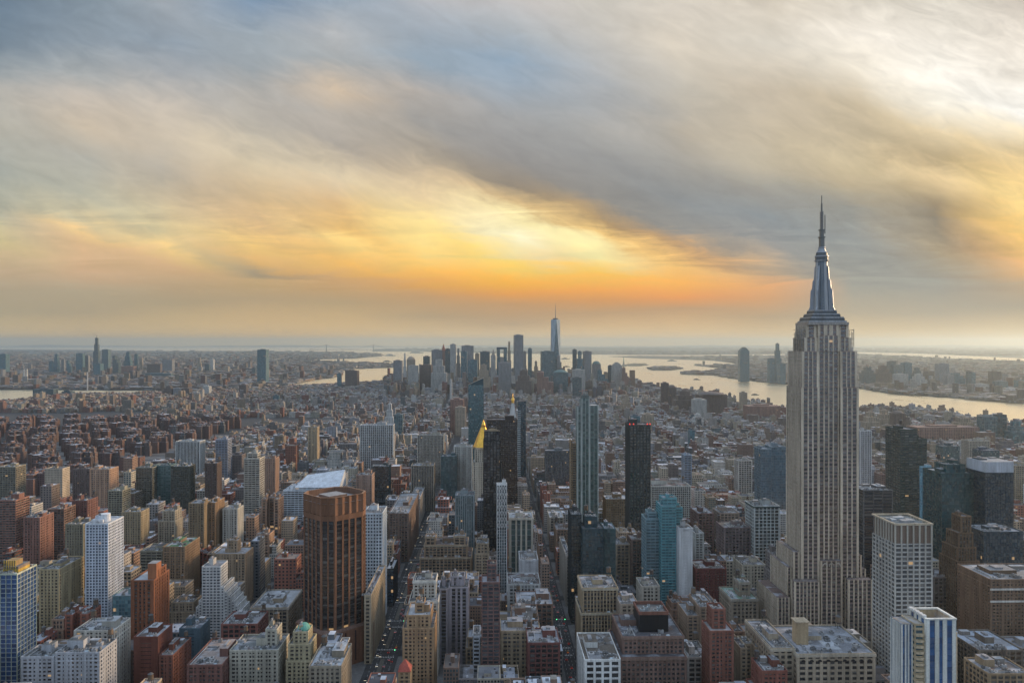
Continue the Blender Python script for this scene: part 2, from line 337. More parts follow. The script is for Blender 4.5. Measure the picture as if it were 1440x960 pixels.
# ------------------------------------------------------------------ facades
# style: bay width, pier width, storey height, spandrel height, pier setback, spandrel setback, corner width
ST = {
 'brick':  (3.3, 1.75, 3.1, 1.5, 0.0, .06, 1.6),
 'punch':  (3.8, 1.7, 3.6, 1.7, 0.0, .05, 2.2),
 'loft':   (4.6, 1.1, 3.9, 1.3, 0.0, .14, 1.8),
 'strip':  (3.0, 1.05, 3.5, 1.2, 0.0, .30, 1.5),
 'grid':   (3.2, .75, 3.4, .9, 0.0, .05, .9),
 'curtain':(3.0, .14, 3.8, .5, .10, .16, .25),
 'mull':   (1.9, .22, 3.9, .35, 0.0, .25, .4),
 'band':   (6.0, .6, 3.5, 1.45, .18, 0.0, .8),
 'balc':   (4.2, .5, 3.1, 1.05, .2, 0.0, .7),
}
DEP = .5
def wall_run(wm, gm, ax, ay, bx, by, z0, z1, st, col, sp, gl, bayoff=0.0):
    bay, pw, fl, sh, pd, sd, cw = st
    L = math.hypot(bx - ax, by - ay); H = z1 - z0
    if L < .8 or H < .8: return
    tx, ty = (bx - ax) / L, (by - ay) / L; ix, iy = -ty, tx           # inward
    def P(u, d, z): return (ax + tx * u + ix * d, ay + ty * u + iy * d, z)
    cw = min(cw, L * .25); n = max(1, round((L - 2 * cw) / bay)); bw = (L - 2 * cw) / n
    nf = max(1, round(H / fl)); fh = H / nf; sh = sh * fh / fl; pw = pw * bw / bay
    # glass plane
    u0, u1 = -cw / bw, n + cw / bw
    gm.face([P(DEP, DEP, z0), P(L - DEP, DEP, z0), P(L - DEP, DEP, z1), P(DEP, DEP, z1)], gl, [(u0, 0), (u1, 0), (u1, nf), (u0, nf)])
    # piers
    pat = int(abs(ax * 3.1 + ay * 1.7 + L * 5.3 + z1)) % 4 if (pw > 1.3 and bay < 5 and sd < .2) else 0
    def pk(k): return 1.0 if pat == 0 else ((1.45, .55)[k % 2] if pat == 1 else (1.5, .75, .75)[k % 3] if pat == 2 else (1.0, 1.0, 1.9, 1.0)[k % 4])
    edges = [(0.0, cw + pw * .1, True, False)] + [(cw + k * bw - pw * pk(k) / 2, cw + k * bw + pw * pk(k) / 2, False, False) for k in range(1, n)] + [(L - cw - pw * .1, L, False, True)]
    for a, b, first, last in edges:
        d = 0.0 if (first or last) and pd < .12 else pd
        if first or last: d = min(pd, .04)
        if first: a += d
        if last: b -= d
        wm.face([P(a, d, z0), P(b, d, z0), P(b, d, z1), P(a, d, z1)], col)
        if not first: wm.face([P(a, DEP, z0), P(a, d, z0), P(a, d, z1), P(a, DEP, z1)], col)
        if not last: wm.face([P(b, d, z0), P(b, DEP, z0), P(b, DEP, z1), P(b, d, z1)], col)
    # spandrels
    s0 = sd + (.05 if sd < .05 else 0)
    for k in range(nf + 1):
        a = z0 + k * fh - sh * .35; b = z0 + k * fh + sh * .65
        if k == 0: a = z0
        if k == nf: b = z1; a = z1 - sh * .8
        u, w = (sd, L - sd) if cw > .3 else (DEP, L - DEP)
        wm.face([P(u, sd, a), P(w, sd, a), P(w, sd, b), P(u, sd, b)], sp)
        wm.face([P(DEP, sd, b), P(L - DEP, sd, b), P(L - DEP, DEP, b), P(DEP, DEP, b)], sp)
        if k: wm.face([P(DEP, DEP, a), P(L - DEP, DEP, a), P(L - DEP, sd, a), P(DEP, sd, a)], sp)
    if pat in (1, 3) and H > 18 and cw > 1:      # string courses
        for zc in (z0 + 2.05 * fh, z1 - 2.0 * fh):
            wm.face([P(-.15, -.18, zc), P(L + .15, -.18, zc), P(L + .15, -.18, zc + .55), P(-.15, -.18, zc + .55)], tuple(min(.7, q * 1.2) for q in col))
            wm.face([P(-.15, -.18, zc + .55), P(L + .15, -.18, zc + .55), P(L, 0, zc + .6), P(0, 0, zc + .6)], tuple(min(.7, q * 1.2) for q in col))
def block(wm, gm, x0, x1, y0, y1, z0, z1, st, col, sp, gl, skip=()):
    C = [(x0, y0), (x1, y0), (x1, y1), (x0, y1)]
    for k in range(4):
        if k in skip: continue
        a, b = C[k], C[(k + 1) % 4]; wall_run(wm, gm, *a, *b, z0, z1, st, col, sp, gl)
def prism(wm, gm, P, z0, z1, st, col, sp, gl):
    for k in range(len(P)):
        a, b = P[k], P[(k + 1) % len(P)]; wall_run(wm, gm, *a, *b, z0, z1, st, col, sp, gl)
def parapet(pm, x0, x1, y0, y1, z, h, col, t=.45):
    pm.box(x0, x1, y0, y0 + t, z, z + h, col); pm.box(x0, x1, y1 - t, y1, z, z + h, col)
    pm.box(x0, x0 + t, y0 + t, y1 - t, z, z + h, col); pm.box(x1 - t, x1, y0 + t, y1 - t, z, z + h, col)
def tank(m, x, y, z, s=1.0, col=(.13, .09, .06), stand=4.0):
    for a in (-1, 1):
        for b in (-1, 1): m.box(x + a * 1.3 * s - .15, x + a * 1.3 * s + .15, y + b * 1.3 * s - .15, y + b * 1.3 * s + .15, z, z + stand, (.06, .06, .06))
    m.box(x - 1.9 * s, x + 1.9 * s, y - 1.9 * s, y + 1.9 * s, z + stand, z + stand + .25, (.07, .07, .07), bottom=True)
    m.cyl(x, y, z + stand + .25, z + stand + .25 + 3.8 * s, 1.9 * s, 1.75 * s, col, 12, False)
    m.cyl(x, y, z + stand + .25 + 3.8 * s, z + stand + .25 + 5.1 * s, 2.05 * s, 0, (.10, .10, .10), 12)
def hvac(m, x, y, z, r, c=None):
    c = c or r.choice([(.42, .44, .46), (.3, .31, .32), (.2, .21, .22), (.5, .5, .5)]); w, d, h = r.uniform(1.5, 4.5), r.uniform(1.5, 4), r.uniform(1.2, 2.6)
    m.box(x - w / 2, x + w / 2, y - d / 2, y + d / 2, z, z + h, c); m.cyl(x, y, z + h, z + h + .4, min(w, d) * .35, min(w, d) * .3, (.08, .08, .08), 8)
ROOFC = [(.20, .21, .22), (.30, .31, .33), (.42, .44, .46), (.10, .10, .105), (.16, .15, .14), (.24, .24, .25), (.36, .37, .40), (.13, .10, .09)]
def roof_set(root, x0, x1, y0, y1, z, r, wallc, roofc, rich=1.0, dec=True):
    """roof slab and what stands on it, as parts and sub-parts"""
    rm = MB(); rm.face([(x0 + .5, y0 + .5, z - .25), (x1 - .5, y0 + .5, z - .25), (x1 - .5, y1 - .5, z - .25), (x0 + .5, y1 - .5, z - .25)], roofc)
    for _ in range(int(3 * rich)):    # patches of newer felt
        w, d = r.uniform(.15, .4) * (x1 - x0), r.uniform(.15, .4) * (y1 - y0); a, b = r.uniform(x0 + .6, max(x0 + .7, x1 - w - .6)), r.uniform(y0 + .6, max(y0 + .7, y1 - d - .6))
        rm.box(a, min(a + w, x1 - .6), b, min(b + d, y1 - .6), z - .25, z - .25 + r.uniform(.05, .12), r.choice(ROOFC))
    ro = rm.build('roof', M_ROOF, root)
    if not dec: return ro
    pm = MB(); parapet(pm, x0 - .02, x1 + .02, y0 - .02, y1 + .02, z + .003, r.uniform(.7, 1.3), tuple(min(.8, k * 1.12) for k in wallc)); pm.build('parapet', M_WALL, ro)
    W, D = x1 - x0, y1 - y0
    if W > 7 and D > 7:
        bw, bd, bh = W * r.uniform(.22, .42), D * r.uniform(.25, .45), r.uniform(3.2, 6.5)
        bx, by = r.uniform(x0 + 1.2, x1 - bw - 1.2), y0 + D * r.uniform(.25, .5)
        b = MB(); b.box(bx, bx + bw, by, by + bd, z - .2, z + bh, (lambda q: tuple(k * q for k in wallc))(r.uniform(.7, 1.1)), roofc)
        b.box(bx + bw * .3, bx + bw * .6, by + bd * .2, by + bd * .7, z + bh, z + bh + 1.6, (.3, .3, .31)); b.build('bulkhead', M_WALL, ro)
        if r.random() < .55 * rich:
            t = MB(); tx, ty = (x0 + 3.2, y1 - 3.6) if bx > (x0 + x1 - bw) / 2 else (x1 - 3.2, y1 - 3.6); tank(t, tx, ty, z - .2, r.uniform(.9, 1.25), r.choice([(.13, .09, .06), (.18, .13, .09), (.1, .08, .07)]), r.uniform(3, 6)); t.build('water_tank', M_WALL, ro)
    if rich > .5 and W > 12 and D > 12:
        k = MB(); xx = x0 + 1.5 + r.random() * (W * .2); k.bar((xx, y0 + 1.5, z + .35), (xx, y0 + D * .7, z + .35), .7, (.45, .46, .47)); k.bar((xx, y0 + D * .7, z + .35), (xx + W * .3, y0 + D * .7, z + .35), .7, (.45, .46, .47)); k.build('duct', M_METAL, ro)
        k = MB(); xx = x0 + W * r.uniform(.55, .75); k.frustum((xx, xx + 3.4, y0 + 1.6, y0 + 4.2), z - .2, (xx + .6, xx + 2.8, y0 + 2.5, y0 + 3.3), z + 1.1, (.42, .50, .55)); k.build('skylight', M_METAL, ro)
    if rich >= 1 and W * D > 380:      # second stair head, plant rooms, rails
        b = MB(); bx, by = r.uniform(x0 + 2, x1 - W * .2 - 3), y0 + D * r.uniform(.62, .78); b.box(bx, bx + W * .16 + 2, by, min(by + 5, y1 - 1), z - .2, z + r.uniform(2.5, 4.2), (.26, .24, .22), (.4, .42, .44)); b.build('stair_head', M_WALL, ro)
        b = MB(); bx = r.uniform(x0 + 2, x1 - 10); 
        for q in range(4): b.box(bx + q * 2.1, bx + q * 2.1 + 1.6, y0 + 2, y0 + 4.4, z - .14, z + 1.9, (.5, .51, .52), (.1, .1, .1))
        b.build('cooling_unit', M_METAL, ro)
    for _ in range(int(r.uniform(2, 6) * rich + min(9, W * D / 160) * (rich >= .5))):
        h = MB(); hvac(h, r.uniform(x0 + 2.6, max(x0 + 2.7, x1 - 2.6)), r.uniform(y0 + 2.3, max(y0 + 2.4, y0 + D * (.24 if r.random() < .5 else .9))), z - .14, r); h.build('ventilation_unit', M_METAL, ro)
    return ro
HERO = []      # everything placed by hand: (u0, u1, y0, y1) footprints kept free of infill
SEEN = []      # (px, py, Y, label phrase) for naming the neighbours
def foot(x0, x1, y0, y1, m=3): HERO.append((x0 - m, x1 + m, y0 - m, y1 + m))
def W(px, Y): return (px - 720) / F * Y
def Z(py, Y): return HC - (py - PH) / F * Y
GROUPS = {}
def tag(o, label, cat='building', group=None):
    o['label'] = label; o['category'] = cat
    if group: o['group'] = group
    return o
def tower(kind, label, px0, px1, py, Y, dep, style, col, sp=None, gl=(.018, .022, .026), tiers=None, roofc=None, rich=1.0, group='towers and blocks of the near streets', cap=None, band=None, st=None, dec=True):
    """a building whose street front spans columns px0..px1 at distance Y and whose roof line stands at row py"""
    x0, x1 = W(px0, Y), W(px1, Y); w = x1 - x0; h = Z(py, Y); sp = sp or tuple(k * .8 for k in col)
    r = random.Random(int(px0 * 13 + py)); root = empty(kind, ((x0 + x1) / 2, Y, 0), GA); tag(root, label, group=group)
    foot(x0, x1, Y, Y + dep); s = st or ST[style]; wm, gm = MB(), MB()
    tiers = tiers or [(0, 1, 0, 1, 0, h)]
    T_ = []
    for a, b, c, d, z0, z1 in tiers:
        X0, X1, Y0, Y1 = -w / 2 + a * w, -w / 2 + b * w, c * dep, d * dep
        block(wm, gm, X0, X1, Y0, Y1, z0, z1, s, col, sp, gl); T_.append((X0, X1, Y0, Y1, z1))
    wm.build('wall', M_WALL, root); gm.build('glazing', M_GLASS, root)
    if band:
        bm = MB()
        for X0, X1, Y0, Y1, z1 in T_:
            bm.box(X0 - .5, X1 + .5, Y0 - .5, Y0 - .03, z1 - 1.6, z1 + .2, band); bm.box(X1 + .03, X1 + .5, Y0 - .03, Y1, z1 - 1.6, z1 + .2, band); bm.box(X0 - .5, X0 - .03, Y0 - .03, Y1, z1 - 1.6, z1 + .2, band)
        bm.build('cornice', M_WALL, root)
    for k, (X0, X1, Y0, Y1, z1) in enumerate(T_):
        if X1 - X0 > 2 and Y1 - Y0 > 2: roof_set(root, X0, X1, Y0, Y1, z1, r, col, roofc or r.choice(ROOFC), rich if k == len(T_) - 1 else .4 * rich, dec)
    SEEN.append(((px0 + px1) / 2, py, Y, label))
    return root, w, h
# colours that recur
CREAM, TAN, BUFF, BRN, RED, GRY, WHT, DK, LIME = (.48,.42,.31), (.36,.27,.18), (.42,.34,.25), (.20,.13,.095), (.30,.12,.075), (.30,.30,.29), (.68,.68,.66), (.035,.04,.045), (.47,.42,.35)
TEAL, BLU, DGL = (.05,.16,.19), (.045,.10,.16), (.018,.026,.032)
# ------------------------------------------------------------------ the stepped limestone skyscraper with the mast
def limestone_tower():
    Y = 735.0; k = Y / F; cx = (1167.5 - 720) * k; root = empty('skyscraper', (cx, Y, 0), GA)
    tag(root, 'stepped limestone skyscraper with a silver spire and long antenna, tallest in view', 'skyscraper')
    foot(cx - 45, cx + 38, Y - 22, Y + 70); SEEN.append((1155, 300, Y, 'limestone spire tower'))
    C, S, GL = (.62, .525, .40), (.25, .195, .175), (.034, .036, .042)
    st = (4.3, 1.05, 3.75, 1.6, 0.0, .38, 2.0); wide = (4.2, 1.3, 3.75, 1.6, 0.0, .36, 2.6)
    side = (3.3, 1.15, 3.75, 1.5, 0.0, .36, 1.6)
    wm, gm = MB(), MB()
    def blk(x0, x1, y0, y1, z0, z1, f=st, sd=side, skip=()):
        P = [(x0, y0), (x1, y0), (x1, y1), (x0, y1)]
        for q in range(4):
            if q in skip: continue
            wall_run(wm, gm, *P[q], *P[(q + 1) % 4], z0, z1, f if q in (0, 2) else sd, C, S, GL)
    h1, h2, h3 = 263, 297, 322
    for s in (-1, 1):      # corner masses either side of the recessed middle bay
        a, b = sorted((s * 10, s * 27.3)); blk(a, b, 0, 38, 0, h1)
        a, b = sorted((s * 10.2, s * 26.2)); blk(a, b, 1.2, 37, h1, h2)
    blk(-22.5, -10, 5, 33, h2, h3 - 12, wide, side); blk(10, 22.5, 5, 33, h2, h3 - 12, wide, side)
    blk(-20.5, -10.2, 6.2, 32, h3 - 12, h3, wide, side); blk(10.2, 20.5, 6.2, 32, h3 - 12, h3, wide, side)
    blk(-10, 10, 3.2, 35, 0, h3 - 10, (4.4, 1.15, 3.75, 1.6, 0, .38, 1.2), side); blk(-10, 10, 4, 34, h3 - 10, h3, (5, 3.2, 6, 3.6, 0, .1, 2), side)
    # lower wings
    blk(-10.2, 10.2, -3, 3.0, 0, Z(787, Y), (4.5, 1.2, 3.75, 1.6, 0, .38, 1.3)); 
    blk(-37, -13.5, -8, -.1, 0, Z(817, Y - 8), (3.7, 1.05, 3.75, 1.5, 0, .36, 1.4)); blk(13.5, 36.5, -8, -.1, 0, Z(815, Y - 8), (3.7, 1.05, 3.75, 1.5, 0, .36, 1.4))
    blk(-33.5, -27.5, 4, 48, 0, Z(777, Y), side, side); blk(27.5, 33, 6, 48, 0, Z(783, Y), side, side)
    blk(-38, -33.7, 8, 52, 0, Z(800, Y), side, side); blk(33.2, 38, 8, 52, 0, Z(803, Y), side, side)
    blk(-50.5, -38.2, 0, 56, 0, Z(839, Y), side, side); blk(38.2, 50, 0, 56, 0, Z(839, Y), side, side)
    for q in range(3):   # three round arches closing the middle bays
        c = -6.2 + q * 6.2
        for j in range(10):
            t0, t1 = math.pi * j / 10, math.pi * (j + 1) / 10; z = Z(787, Y) - 5.4
            wm.face([(c + 1.9 * math.cos(t1), -3.06, z + 2.6 * math.sin(t1)), (c + 1.9 * math.cos(t0), -3.06, z + 2.6 * math.sin(t0)), (c + 2.6 * math.cos(t0), -3.06, z + 3.6 * math.sin(t0)), (c + 2.6 * math.cos(t1), -3.06, z + 3.6 * math.sin(t1))][::-1], (.55, .5, .43))
    wm.build('wall', M_WALL, root); gm.build('glazing', M_GLASS, root)
    rm = MB()
    for x0, x1, y0, y1, z in ((-27, -10, 1, 37, h1), (10, 27, 1, 37, h1), (-26, 26, 2, 36, h2), (-22, 22, 5, 33, h3 - 12), (-20, 20, 5, 32, h3), (-36.5, -14, -7.6, 0, Z(817, Y - 8)), (14, 36, -7.6, 0, Z(815, Y - 8)), (-10, 10, -2.6, 3, Z(787, Y)),
                              (-33.2, -27.6, 4.3, 47.7, Z(777, Y)), (27.6, 32.8, 6.3, 47.7, Z(783, Y)), (-37.7, -33.8, 8.3, 51.7, Z(800, Y)), (33.4, 37.7, 8.3, 51.7, Z(803, Y))):
        rm.face([(x0, y0, z - .3), (x1, y0, z - .3), (x1, y1, z - .3), (x0, y1, z - .3)], (.2, .17, .16))
    for x0, x1 in ((-50, -38.5), (38.5, 49.6)): rm.face([(x0, .4, Z(839, Y) - .3), (x1, .4, Z(839, Y) - .3), (x1, 55.6, Z(839, Y) - .3), (x0, 55.6, Z(839, Y) - .3)], (.13, .09, .08))
    ro = rm.build('roof', M_ROOF, root)
    for s in (-1, 1):
        sc_ = MB()
        for j in range(9):
            x = s * (23 + .5 * (j % 2)); sc_.bar((x, 4 + j * 3, h2), (x, 4 + j * 3, h2 + 22 - abs(j - 4)), .35, (.33, .31, .28))
        for q in range(5): sc_.bar((s * 24, 3, h2 + 3 + q * 4.4), (s * 24, 30, h2 + 3 + q * 4.4), .3, (.33, .31, .28))
        sc_.bar((s * 23, 6, h2 + 20), (s * 25.2, 6, h2 + 20), .4, (.3, .3, .28)); sc_.bar((s * 25.2, 6, h2 + 4), (s * 25.2, 6, h2 + 21), .5, (.3, .3, .28)); sc_.build('scaffold', M_METAL, ro)
    r = random.Random(4)
    for j in range(20):
        ac = MB(); x = r.uniform(-26, 26); ac.bar((x, 1.8, h2 - .4), (x, 1.8, h2 + r.uniform(1.5, 4.5)), .3, (.4, .4, .4)); ac.build('aerial', M_METAL, ro)
    # observation deck, winged base, silver shaft, drum, antenna
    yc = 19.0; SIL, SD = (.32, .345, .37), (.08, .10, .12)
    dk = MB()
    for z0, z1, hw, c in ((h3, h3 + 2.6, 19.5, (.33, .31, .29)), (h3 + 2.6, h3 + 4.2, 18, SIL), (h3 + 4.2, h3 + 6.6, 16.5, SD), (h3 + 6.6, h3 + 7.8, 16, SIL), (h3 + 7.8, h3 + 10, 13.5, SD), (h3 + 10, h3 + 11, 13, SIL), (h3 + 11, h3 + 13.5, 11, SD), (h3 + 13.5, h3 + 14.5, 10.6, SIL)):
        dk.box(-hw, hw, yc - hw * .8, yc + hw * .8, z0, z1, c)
    dk.build('observation_deck', M_METAL, root)
    zb, zt = h3 + 14.5, Z(367, Y + yc) - .5
    ms = MB()
    for i in range(12):
        a0, a1 = 2 * math.pi * i / 12, 2 * math.pi * (i + 1) / 12; rr0, rr1 = 7.2, 5.6
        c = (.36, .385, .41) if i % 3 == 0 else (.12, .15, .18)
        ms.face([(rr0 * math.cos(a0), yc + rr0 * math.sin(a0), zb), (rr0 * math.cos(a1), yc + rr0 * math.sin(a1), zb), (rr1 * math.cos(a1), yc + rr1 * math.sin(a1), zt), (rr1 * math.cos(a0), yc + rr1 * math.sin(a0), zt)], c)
    for q in range(14): ms.bar((-1.6, yc - 6.9 + q * .11, zb + 2 + q * 2.8), (1.6, yc - 6.9 + q * .11, zb + 2 + q * 2.8), .25, SIL)
    mo = ms.build('mooring_mast', M_METAL, root)
    for i in range(4):     # buttress wings on the diagonals
        a = math.pi / 4 + i * math.pi / 2; dx, dy = math.cos(a), math.sin(a); nx, ny = -dy * 1.5, dx * 1.5; wg = MB()
        prof = [(5, zt - 4), (6.6, zt - 5), (7.4, zt - 17), (8.6, zt - 19), (9.2, zt - 26), (10.6, zt - 28), (11.4, zb + 3), (12.8, zb), (5, zb)]
        for s in (-1, 1):
            P = [(dx * q + nx * s * .5, yc + dy * q + ny * s * .5, z) for q, z in prof]; wg.face(P if s > 0 else P[::-1], (.27, .30, .34))
        for j in range(len(prof) - 1):
            (q0, z0), (q1, z1) = prof[j], prof[j + 1]
            wg.face([(dx * q0 - nx * .5, yc + dy * q0 - ny * .5, z0), (dx * q0 + nx * .5, yc + dy * q0 + ny * .5, z0), (dx * q1 + nx * .5, yc + dy * q1 + ny * .5, z1), (dx * q1 - nx * .5, yc + dy * q1 - ny * .5, z1)], (.30, .33, .36))
        wg.build('buttress', M_METAL, mo)
    dr = MB(); z = zt
    for dz, r0, r1, c in ((1.2, 6.6, 6.8, SIL), (3.2, 6.0, 6.0, SD), (1.0, 6.6, 6.4, SIL), (3.0, 5.4, 5.2, SD), (1, 5.4, 4.6, SIL), (3.5, 4.2, 2.9, (.3, .33, .36)), (1.0, 3.6, 3.2, (.25, .27, .3))):
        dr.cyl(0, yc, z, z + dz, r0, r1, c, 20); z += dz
    dr.build('lantern_drum', M_METAL, root)
    an = MB(); A = (.13, .14, .14)
    for z0, z1, wd in ((z, z + 9, 3.9), (z + 9, z + 10, 5.2), (z + 10, z + 16, 3.2), (z + 16, z + 17, 4.6)): an.box(-wd / 2, wd / 2, yc - wd / 2, yc + wd / 2, z0, z1, A)
    top = Z(275, Y + yc); zz = z + 17; m_ = zz + (top - zz) * .52
    for q in range(11):
        t0 = zz + (m_ - zz) * q / 11; an.box(-.85, .85, yc - .85, yc + .85, t0, t0 + (m_ - zz) / 11 - .9, A); an.box(-1.35, 1.35, yc - 1.35, yc + 1.35, t0 + (m_ - zz) / 11 - .9, t0 + (m_ - zz) / 11, (.2, .2, .2), bottom=True)
    an.bar((3.2, yc, zz - 4), (3.2, yc, zz + 14), .7, A); an.bar((0, yc, zz - 2), (3.2, yc, zz - 2), .5, A)
    an.box(-.6, .6, yc - .6, yc + .6, m_, m_ + (top - m_) * .5, A); an.box(-.3, .3, yc - .3, yc + .3, m_ + (top - m_) * .5, top, A)
    an.build('antenna', M_METAL, root)
limestone_tower()
# ------------------------------------------------------------------ bronze tower turned 45 degrees
def bronze_tower():
    Y = 730.0; cx = W(471, Y + 28); root = empty('office_tower', (cx, Y + 28, 0), math.radians(45))
    tag(root, 'huge bronze brown office tower turned cornerwise to the avenue, with dark window strips'); foot(cx - 40, cx + 40, Y - 12, Y + 68); SEEN.append((471, 697, Y, 'cornerwise bronze tower'))
    C, S, GL = (.22, .108, .060), (.045, .035, .032), (.012, .014, .018)
    zt = Z(698, Y + 5); zc = Z(731, Y + 5); zb = Z(885, Y + 5); a, c = 25.0, 9.6
    def octa(a, c): return [(-a + c, -a), (a - c, -a), (a, -a + c), (a, a - c), (a - c, a), (-a + c, a), (-a, a - c), (-a, -a + c)]
    wm, gm = MB(), MB(); st = (7.0, 1.9, 3.7, .9, 0, .42, 1.4)
    prism(wm, gm, octa(a, c), zb, zc, st, C, S, GL)
    P = octa(a, c); Q = octa(a + .15, c)
    for k in range(8):
        j = (k + 1) % 8; wm.face([(*P[k], zc), (*P[j], zc), (*Q[j], zc + 5), (*Q[k], zc + 5)], C); 
        (ax, ay), (bx, by) = Q[k], Q[j]; n = 4 if k % 2 == 0 else 2
        for i in range(n):      # folded crown panels
            p0 = (ax + (bx - ax) * i / n, ay + (by - ay) * i / n); p2 = (ax + (bx - ax) * (i + 1) / n, ay + (by - ay) * (i + 1) / n)
            mx, my = (p0[0] + p2[0]) / 2, (p0[1] + p2[1]) / 2; f = 1 - 1.5 / math.hypot(mx, my); p1 = (mx * f, my * f)
            wm.face([(*p0, zc + 5), (*p1, zc + 5), (*p1, zt), (*p0, zt)], C); wm.face([(*p1, zc + 5), (*p2, zc + 5), (*p2, zt), (*p1, zt)], C)
    wm.build('wall', M_WALL, root, label='bronze brown brick piers and crown'); gm.build('glazing', M_GLASS, root)
    bs = MB(); B = [(-a - 2, -a - 2), (a + 2, -a - 2), (a + 2, a + 2), (-a - 2, a + 2)]
    for k in range(4):
        p, q = B[k], B[(k + 1) % 4]; bs.face([(*p, 0), (*q, 0), (*q, zb - 1), (*p, zb - 1)], (.25, .125, .075)); bs.face([(*p, zb - 1), (*q, zb - 1), (q[0] * .93, q[1] * .93, zb + 1.5), (p[0] * .93, p[1] * .93, zb + 1.5)], (.2, .12, .09))
    bs.face([(x * .93, y * .93, zb + 1.5) for x, y in B], (.2, .13, .1))
    for k in range(3): bs.box(-a + 8 + k * 11, -a + 9.2 + k * 11, -a - 2.4, -a - 2.02, 4, zb - 3, (.05, .03, .03))
    bs.build('podium', M_WALL, root)
    rm = MB(); rm.face([(x, y, zt - 6) for x, y in octa(a, c)], (.30, .29, .28)); ro = rm.build('roof', M_ROOF, root)
    pm = MB(); O, I = octa(a + .2, c), octa(a - 1.4, c - .4)
    for k in range(8):
        j = (k + 1) % 8; pm.face([(*O[k], zt), (*O[j], zt), (*I[j], zt), (*I[k], zt)], (.33, .19, .11)); pm.face([(*I[j], zt - 6), (*I[k], zt - 6), (*I[k], zt), (*I[j], zt)], (.2, .11, .07))
    pm.build('parapet', M_WALL, ro)
    hb = MB(); r = random.Random(3)
    hb.box(-12, 8, -9, 10, zt - 6, zt - 1.5, (.2, .13, .1), (.3, .3, .3)); hb.build('bulkhead', M_WALL, ro)
    for k in range(6): h = MB(); hvac(h, r.uniform(-15, 15), r.uniform(-16, -11), zt - 6, r); h.build('ventilation_unit', M_METAL, ro)
bronze_tower()
# ------------------------------------------------------------------ near and middle buildings, read off the view one by one
T_ = tower; NG = None
# left foreground
def t_yellow():
    root, w, h = T_('glass_tower', 'blue glass tower with thin pale frame lines and yellow top at the left edge', -8, 24, 808, 600, 26, 'curtain', (.50,.54,.42), (.30,.36,.42), (.03,.07,.17), st=(4.2,.35,3.5,.5,0,.08,.5))
    m = MB(); m.box(-w*.3, w*.38, 5, 20, h, h+3, (.55,.36,.06), (.2,.2,.2)); m.box(-w*.3, w*.38, 5, 20, h+3.01, h+5, (.25,.2,.16), (.2,.2,.2)); m.box(-w*.25, w*.2, 7, 16, h+5, h+9, (.36,.25,.12)); m.build('bulkhead', M_WALL, root)
    b = MB(); [b.bar((w*.1*k-4, 4.5, h), (w*.1*k-4, 4.5, h+10), .35, (.6,.45,.1)) for k in range(6)]; b.build('mast', M_METAL, root)
t_yellow()
T_('apartment_tower', 'yellowish tan slab tower right of the blue glass tower at the left edge', 55, 83, 801, 780, 48, 'brick', (.44,.36,.22), rich=1.3)
def t_white():
    root, w, h = T_('apartment_tower', 'tall white gridded apartment tower with a round white drum on its roof', 120, 152, 737, 800, 34, 'balc', (.62,.67,.74), (.55,.60,.68), (.04,.06,.09), roofc=(.5,.5,.5), rich=.3, st=(3.2,1.0,3.0,1.15,0,.06,1.0))
    m = MB(); m.cyl(w*.08, 15, h, h+8, 4.6, 4.6, (.7,.73,.76), 16); m.box(-w*.4, w*.1, 8, 20, h, h+3, (.6,.62,.65)); m.build('bulkhead', M_WALL, root)
t_white()
def t_orange():
    root, w, h = T_('apartment_tower', 'orange red brick tower with tall brick chimney block on its roof', 184, 216, 817, 735, 36, 'brick', (.27,.105,.052), (.17,.07,.04), tiers=[(0,1,0,1,0,Z(817,735)),(.66,1.0,.25,.8,Z(817,735),Z(806,735))], rich=.8, st=(3.6,2.0,3.1,1.3,0,.2,3.2))
    m = MB(); m.box(w*.12, w*.5, 6, 17, h, h+15, (.38,.15,.07), (.3,.3,.3)); m.build('chimney', M_WALL, root)
t_orange()
T_('apartment_tower', 'tall grey brown twin slab, the front half of the pair behind the white stepped block', 265, 287, 708, 1030, 30, 'brick', (.25,.19,.12), rich=.6)
T_('apartment_tower', 'tall brown slab joined behind the right side of the grey brown slab', 288.6, 303, 707, 1046, 36, 'brick', (.30,.20,.12), rich=.5)
def t_step():
    Y = 800; root, w, h = T_('apartment_block', 'white apartment block stepping down to the right in many terraces', 284, 310, 797, Y, 22, 'band', (.60,.60,.58), (.62,.63,.62), (.05,.06,.08),
        tiers=[(0,1,0,1,0,Z(797,Y))] + [(1.01+.17*k,1.18+.17*k,.05*k,1.5,0,Z(826+7*k,Y)) for k in range(6)] + [(-.16*k-.17,-.16*k-.01,.02*k,1.2,0,Z(845+10*k,Y)) for k in range(3)], rich=.4, st=(3.4,1.1,3.0,1.3,.1,0,.7))
t_step()
T_('apartment_block', 'tan slab block with a square bulkhead, behind the white terraced block', 300, 345, 779, 900, 30, 'brick', (.34,.26,.18), tiers=[(0,1,0,1,0,Z(779,900)),(.35,.68,.3,.7,Z(779,900),Z(763,900))], rich=.5)
T_('apartment_block', 'brown slab block with a green roof left of the grey brown twin slab', 229, 260, 769, 900, 46, 'brick', (.28,.19,.12), roofc=(.10,.20,.09), rich=.7)
T_('apartment_block', 'lower pale band block joined to the left of the green roofed slab', 197, 228, 775, 912, 34, 'band', (.30,.28,.22), rich=.7)
T_('apartment_tower', 'plain tan tower with a blank upright centre, above the orange brick tower', 171, 198, 720, 1050, 26, 'brick', (.36,.30,.20), rich=.7)
T_('glass_block', 'pale teal glass block in front of the orange brick tower', 158, 184, 838, 775, 26, 'curtain', (.22,.32,.33), (.2,.32,.35), (.12,.24,.28), rich=.4)
